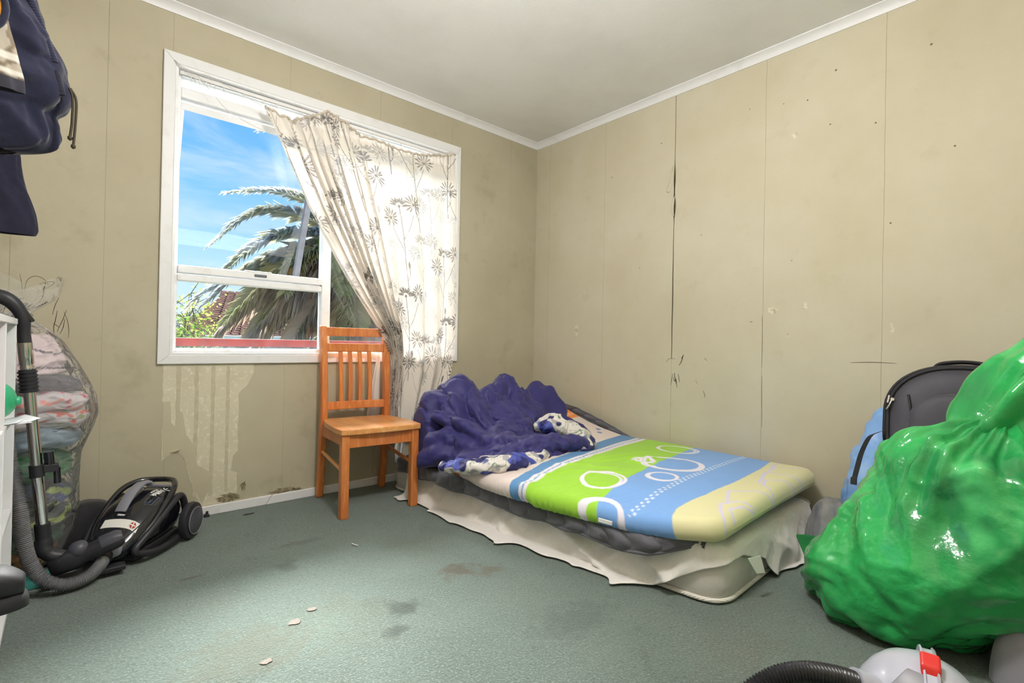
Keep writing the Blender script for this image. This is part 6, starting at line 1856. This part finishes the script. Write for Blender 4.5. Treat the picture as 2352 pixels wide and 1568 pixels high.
# backpack
M_pack = pm('charcoal_nylon', srgb(66, 64, 74), .55, spec=.4, sheen=.25, var=[(6, srgb(56, 54, 63), .4, .7, 4)], bump=[(12, .2, .01), (350, .12, .001)])
M_packd = pm('black_webbing', srgb(38, 37, 42), .7, bump=(200, .2, .001))
M_zipm = pm('zip_metal', srgb(176, 172, 166), .3, metal=.9)
pack = empty('backpack', (-.325, -2.525, .43), math.radians(6), 'charcoal backpack leaning on top of the sacks', 'backpack')
pack.rotation_euler = (0, math.radians(12), math.radians(6))
def arch(hw, h, n=48, z0=0.0, k=2.6):
    """outline in (y,z): flat bottom, rounded shoulders"""
    pts = []
    for t in np.linspace(-math.pi / 2, 3 * math.pi / 2, n, endpoint=False):
        c_, s_ = math.cos(t), math.sin(t)
        kk = 2.3 if s_ > 0 else 4.5
        pts.append((hw * math.copysign(abs(c_) ** (2 / kk), c_), z0 + h / 2 + h / 2 * math.copysign(abs(s_) ** (2 / kk), s_)))
    return pts
# local: x toward the room is negative
secs = [(-.100, .150, .27, .035), (-.092, .185, .33, .012), (-.075, .208, .362, .0), (-.03, .222, .376, 0), (.03, .222, .376, 0), (.055, .210, .365, .004), (.065, .18, .33, .02)]
MB().rings([[(x - .03 * (z / .38) * 0, y, z) for y, z in arch(hw, h, 48, z0)] for x, hw, h, z0 in secs]).build('body', M_pack, pack, smooth=60, sub=1)
pk = [(-.098, .158, .245, .026), (-.116, .152, .238, .030), (-.126, .13, .215, .041), (-.130, .08, .16, .065)]
MB().rings([[(x, y, z) for y, z in arch(hw, h, 40, z0)] for x, hw, h, z0 in pk]).build('front_pocket', M_pack, pack, smooth=60, sub=1)
for (x, hw, h, z0, r_) in ((-.076, .210, .365, 0, .006), (-.035, .224, .379, 0, .006), (.030, .224, .379, 0, .005)):
    o_ = arch(hw, h, 60, z0)
    P = np.array([(x, y, z) for y, z in o_ + o_[:1]])
    MB().tube(P, r_, 8, cap=False).build('zip', M_packd, pack, smooth=60)
for s in (-1, 1):
    MB().tube([(-.102, s * .150, .255), (-.124, s * .118, .05)], .0035, 6).build('pocket_seam', M_packd, pack, smooth=60)
MB().tube(catmull([(-.01, -.085, .366), (-.02, -.065, .388), (-.02, 0, .397), (-.02, .065, .388), (-.01, .085, .366)], 26), .011, 10, flat=.6).build('grab_handle', M_packd, pack, smooth=60)
MB().lathe([(.001, -.004), (.006, -.004), (.006, .004), (.001, .004)], 10, Matrix.Translation((-.088, .197, .235)) @ Matrix.Rotation(math.pi / 2, 4, 'Y')).tube([(-.090, .199, .232), (-.094, .205, .212), (-.092, .213, .196)], .0032, 8).build('zip_pull', M_zipm, pack, smooth=60)
MB().tube([(-.082, .207, .25), (-.084, .211, .222)], .0045, 8).build('zip_slider', M_zipm, pack, smooth=60)
st = catmull([(-.06, .218, .12), (-.085, .240, .105), (-.09, .262, .085), (-.080, .285, .025), (-.075, .298, -.04), (-.073, .306, -.085)], 40)
rows = []
for i, q in enumerate(st):
    rows.append([tuple(q + np.array([-.002, -.009, .004])), tuple(q + np.array([.002, -.009, .004])), tuple(q + np.array([.002, .009, -.004])), tuple(q + np.array([-.002, .009, -.004]))])
MB().rings(rows).build('strap', M_packd, pack, smooth=40)
MB().box((-.006, -.010, -.014), (.006, .010, .014), Matrix.Translation(Vector(st[-1]))).build('strap_end', M_packd, pack, bevel=.002)

# crumpled clear bag by the mattress foot
M_clear2 = film('cloudy_plastic', (.94, .94, .97, 1), .36, (.84, .84, .90, 1), .14, ((12, .8, .03), (30, .4, .006)), .95, 1.25)
hp_ = heap('clear_bag', (-.30, -2.115, .0), (.15, .085), .235, M_clear2, 'crumpled cloudy clear plastic bag between mattress and green sack', 'plastic bag', 5, .02, 18, 70, 30, .5, 1, 1.16)
M_greycl = pm('grey_cloth', srgb(150, 148, 158), .85, sheen=.3, bump=(26, .25, .008))
heap('grey_cloth', (-.79, -2.755, .0), (.13, .105), .19, M_greycl, 'bunched grey cloth on the carpet beside the green sack', 'cloth', 8, .03, 7, 70, 30, .6, 1, 1.16)

# ------------------------------------------------------------------ grey vacuum cleaner in the near corner
M_lgrey = pm('light_grey_plastic', srgb(176, 178, 192), .28, coat=.3)
M_mgrey = pm('mid_grey_plastic', srgb(134, 134, 142), .4)
M_redp = pm('red_plastic', srgb(206, 44, 38), .35)
M_bhose = pm('black_hose', srgb(34, 34, 36), .3)
v2 = empty('drum_vacuum', (-1.419, -2.594, 0), math.radians(48.5), 'light grey drum vacuum with a red latch in the bottom corner', 'vacuum cleaner')
# local frame: x to the right of the view, y away from it
def ell(zs_, rs_, kx=1.0, ky=1.0, n=48, off=(0, 0)):
    return [[(off[0] + r * kx * math.cos(t), off[1] + r * ky * math.sin(t), z) for t in np.linspace(0, 2 * math.pi, n, endpoint=False)] for z, r in zip(zs_, rs_)]
v2.rotation_euler = (0, 0, math.radians(-78))
MB().rings(ell([.0, .01, .05, .10, .130], [.09, .108, .112, .112, .108])).build('drum', M_mgrey, v2, smooth=50)
MB().rings(ell([.130, .140, .162, .190, .215, .235, .248, .254], [.110, .113, .110, .100, .084, .064, .038, .008])).build('lid', M_lgrey, v2, smooth=60)
# recessed darker face on the near side
LZ, LR = [.130, .140, .162, .190, .215, .235, .248, .254], [.110, .113, .110, .100, .084, .064, .038, .008]
fp = np.array([[((float(np.interp(z, LZ, LR)) + .002) * math.sin(t * (1 - .45 * (z - .14) / .1)), -(float(np.interp(z, LZ, LR)) + .002) * math.cos(t * (1 - .45 * (z - .14) / .1)), z + .002) for z in np.linspace(.140, .244, 14)] for t in np.linspace(-.95, .95, 24)])
grid_obj('lid_inset', fp, M_mgrey, v2, solid=.004, sub=1)
hp = catmull([(.016, -.112, .130), (.016, -.108, .175), (.014, -.086, .215), (.012, -.048, .246), (.010, .0, .258), (.008, .045, .250), (.006, .088, .215)], 40)
rows = []
for i, q in enumerate(hp):
    t = np.gradient(hp, axis=0)[i]; t /= np.linalg.norm(t); nn = np.array([0, -t[2], t[1]]); nn = -nn if (nn @ (q - np.array([0, 0, .1]))) < 0 else nn
    w = np.array([.0125, 0, 0])
    rows.append([tuple(q - w + nn * .006), tuple(q - w * .75 + nn * .008), tuple(q - w * .6 + nn * .003), tuple(q + w * .6 + nn * .003), tuple(q + w * .75 + nn * .008), tuple(q + w + nn * .006), tuple(q + w - nn * .008), tuple(q - w - nn * .008)])
MB().rings(rows).build('handle', M_lgrey, v2, smooth=40)
MB().hexa([(-.004, -.052, .242), (.026, -.052, .241), (.026, -.012, .258), (-.004, -.012, .259), (-.005, -.044, .262), (.027, -.044, .261), (.027, -.016, .276), (-.005, -.016, .277)]).build('latch', M_redp, v2, bevel=.005, seg=3)
def v2l(p): return np.array((Matrix.Translation((-1.419, -2.594, 0)) @ Matrix.Rotation(math.radians(-78), 4, 'Z')).inverted() @ Vector(p))
MB().tube([v2l((-1.465, -2.555, .180)), v2l((-1.500, -2.522, .196)), v2l((-1.518, -2.506, .203))], [.022, .025, .026], 20).build('hose_port', M_lgrey, v2, smooth=50)
hh = catmull([v2l((-1.512, -2.512, .200)), v2l((-1.545, -2.485, .214)), v2l((-1.592, -2.440, .220)), v2l((-1.642, -2.398, .206)), v2l((-1.690, -2.362, .165)), v2l((-1.725, -2.355, .100)), v2l((-1.76, -2.37, .045)), v2l((-1.82, -2.43, .022)), v2l((-1.88, -2.52, .022)), v2l((-1.90, -2.64, .022))], 560)
MB().tube(hh, .0185 + .0018 * np.sin(np.arange(560) * 2 * np.pi / 5.0), 16).build('hose', M_bhose, v2, smooth=60)

# ------------------------------------------------------------------ bits on the carpet and by the wall
M_scrap = pm('pale_scrap', srgb(126, 116, 108), .9, var=[(90, srgb(108, 104, 98), .4, .7, 3)])
def scrap(x, y, rx, ry, label, seed, mat=None, h=.0022, cat='scrap'):
    g = np.random.default_rng(seed)
    pl = [(rx * math.cos(t) * (1 + .25 * g.uniform(-1, 1)), ry * math.sin(t) * (1 + .25 * g.uniform(-1, 1))) for t in np.linspace(0, 2 * math.pi, 14, endpoint=False)]
    o = MB().prism(pl, .0, h).build('floor_scrap', mat or M_scrap, bevel=.0008)
    o.location = (x, y, .0005)
    return tag(o, label, cat)
scrap(-2.10, -1.185, .016, .011, 'pale pink flake on the carpet, farther of the three flakes', 1)
scrap(-2.165, -1.225, .018, .016, 'round beige flake on the carpet beside the pink flake', 2)
scrap(-2.285, -1.372, .016, .011, 'pale flake on the carpet nearest the camera', 3)
scrap(-2.02, -.115, .020, .006, 'black sliver of fluff on the carpet below the window', 4, M_blackcloth, .004)
tag(MB().tube(catmull([(-1.785, -.775, .004), (-1.783, -.795, .005), (-1.774, -.808, .004)], 10), .0022, 6).build('bent_plastic', M_plastic, smooth=60), 'small bent white plastic strip in the middle of the carpet', 'scrap')
clip = tag(MB().box((-2.195, -.040, 0), (-2.172, -.018, .012)).tube([(-2.184, -.03, .012), (-2.180, -.028, .026)], .006, 8).build('cable_clip', M_vmat, bevel=.002), 'small black plastic clip on the carpet against the baseboard', 'clip')
# scraps of white lace and a grey box behind the chair
M_lace = pm('white_lace', srgb(220, 222, 228), .85, bump=(120, .5, .004))
for (x, z0, z1, w, lab) in ((-1.182, .115, .30, .018, 'narrow strip of white lace hanging behind the chair leg'), (-1.150, .06, .28, .012, 'thin white ribbon hanging beside the lace strip')):
    G = np.array([[(x + w * (u - .5) + .004 * math.sin(t * 9), -.030 - .008 * math.sin(u * 7 + t * 3), z1 + (z0 - z1) * t) for t in np.linspace(0, 1, 16)] for u in np.linspace(0, 1, 8)])
    tag(grid_obj('lace_curtain_strip', G, M_lace, None, solid=.001), lab, 'curtain strip')
# ------------------------------------------------------------------ ceiling light (above the frame)
lamp = empty('ceiling_lamp', (-1.95, -2.0, HC), 0, 'round white globe lamp hanging from the ceiling', 'lamp')
MB().lathe([(.001, -.0), (.055, -.0), (.055, -.015), (.04, -.03), (.001, -.03)], 32).build('ceiling_rose', M_plastic, lamp, smooth=50)
MB().tube([(0, 0, -.03), (0, 0, -.24)], .006, 8).build('stem', M_plastic, lamp, smooth=50)
M_bowl, N, L = mat_nodes('lamp_glass')
out = N.new('ShaderNodeOutputMaterial'); em = N.new('ShaderNodeEmission'); em.inputs[0].default_value = (1, .97, .935, 1)
R_GL = .11
em.inputs[1].default_value = LAMP_W / (4 * math.pi ** 2 * R_GL ** 2)
L.new(em.outputs[0], out.inputs[0])
MB().lathe([(max(.001, R_GL * math.sin(a)), -.34 - R_GL * math.cos(a)) for a in np.linspace(0, math.pi, 24)], 32).build('globe', M_bowl, lamp, smooth=180)
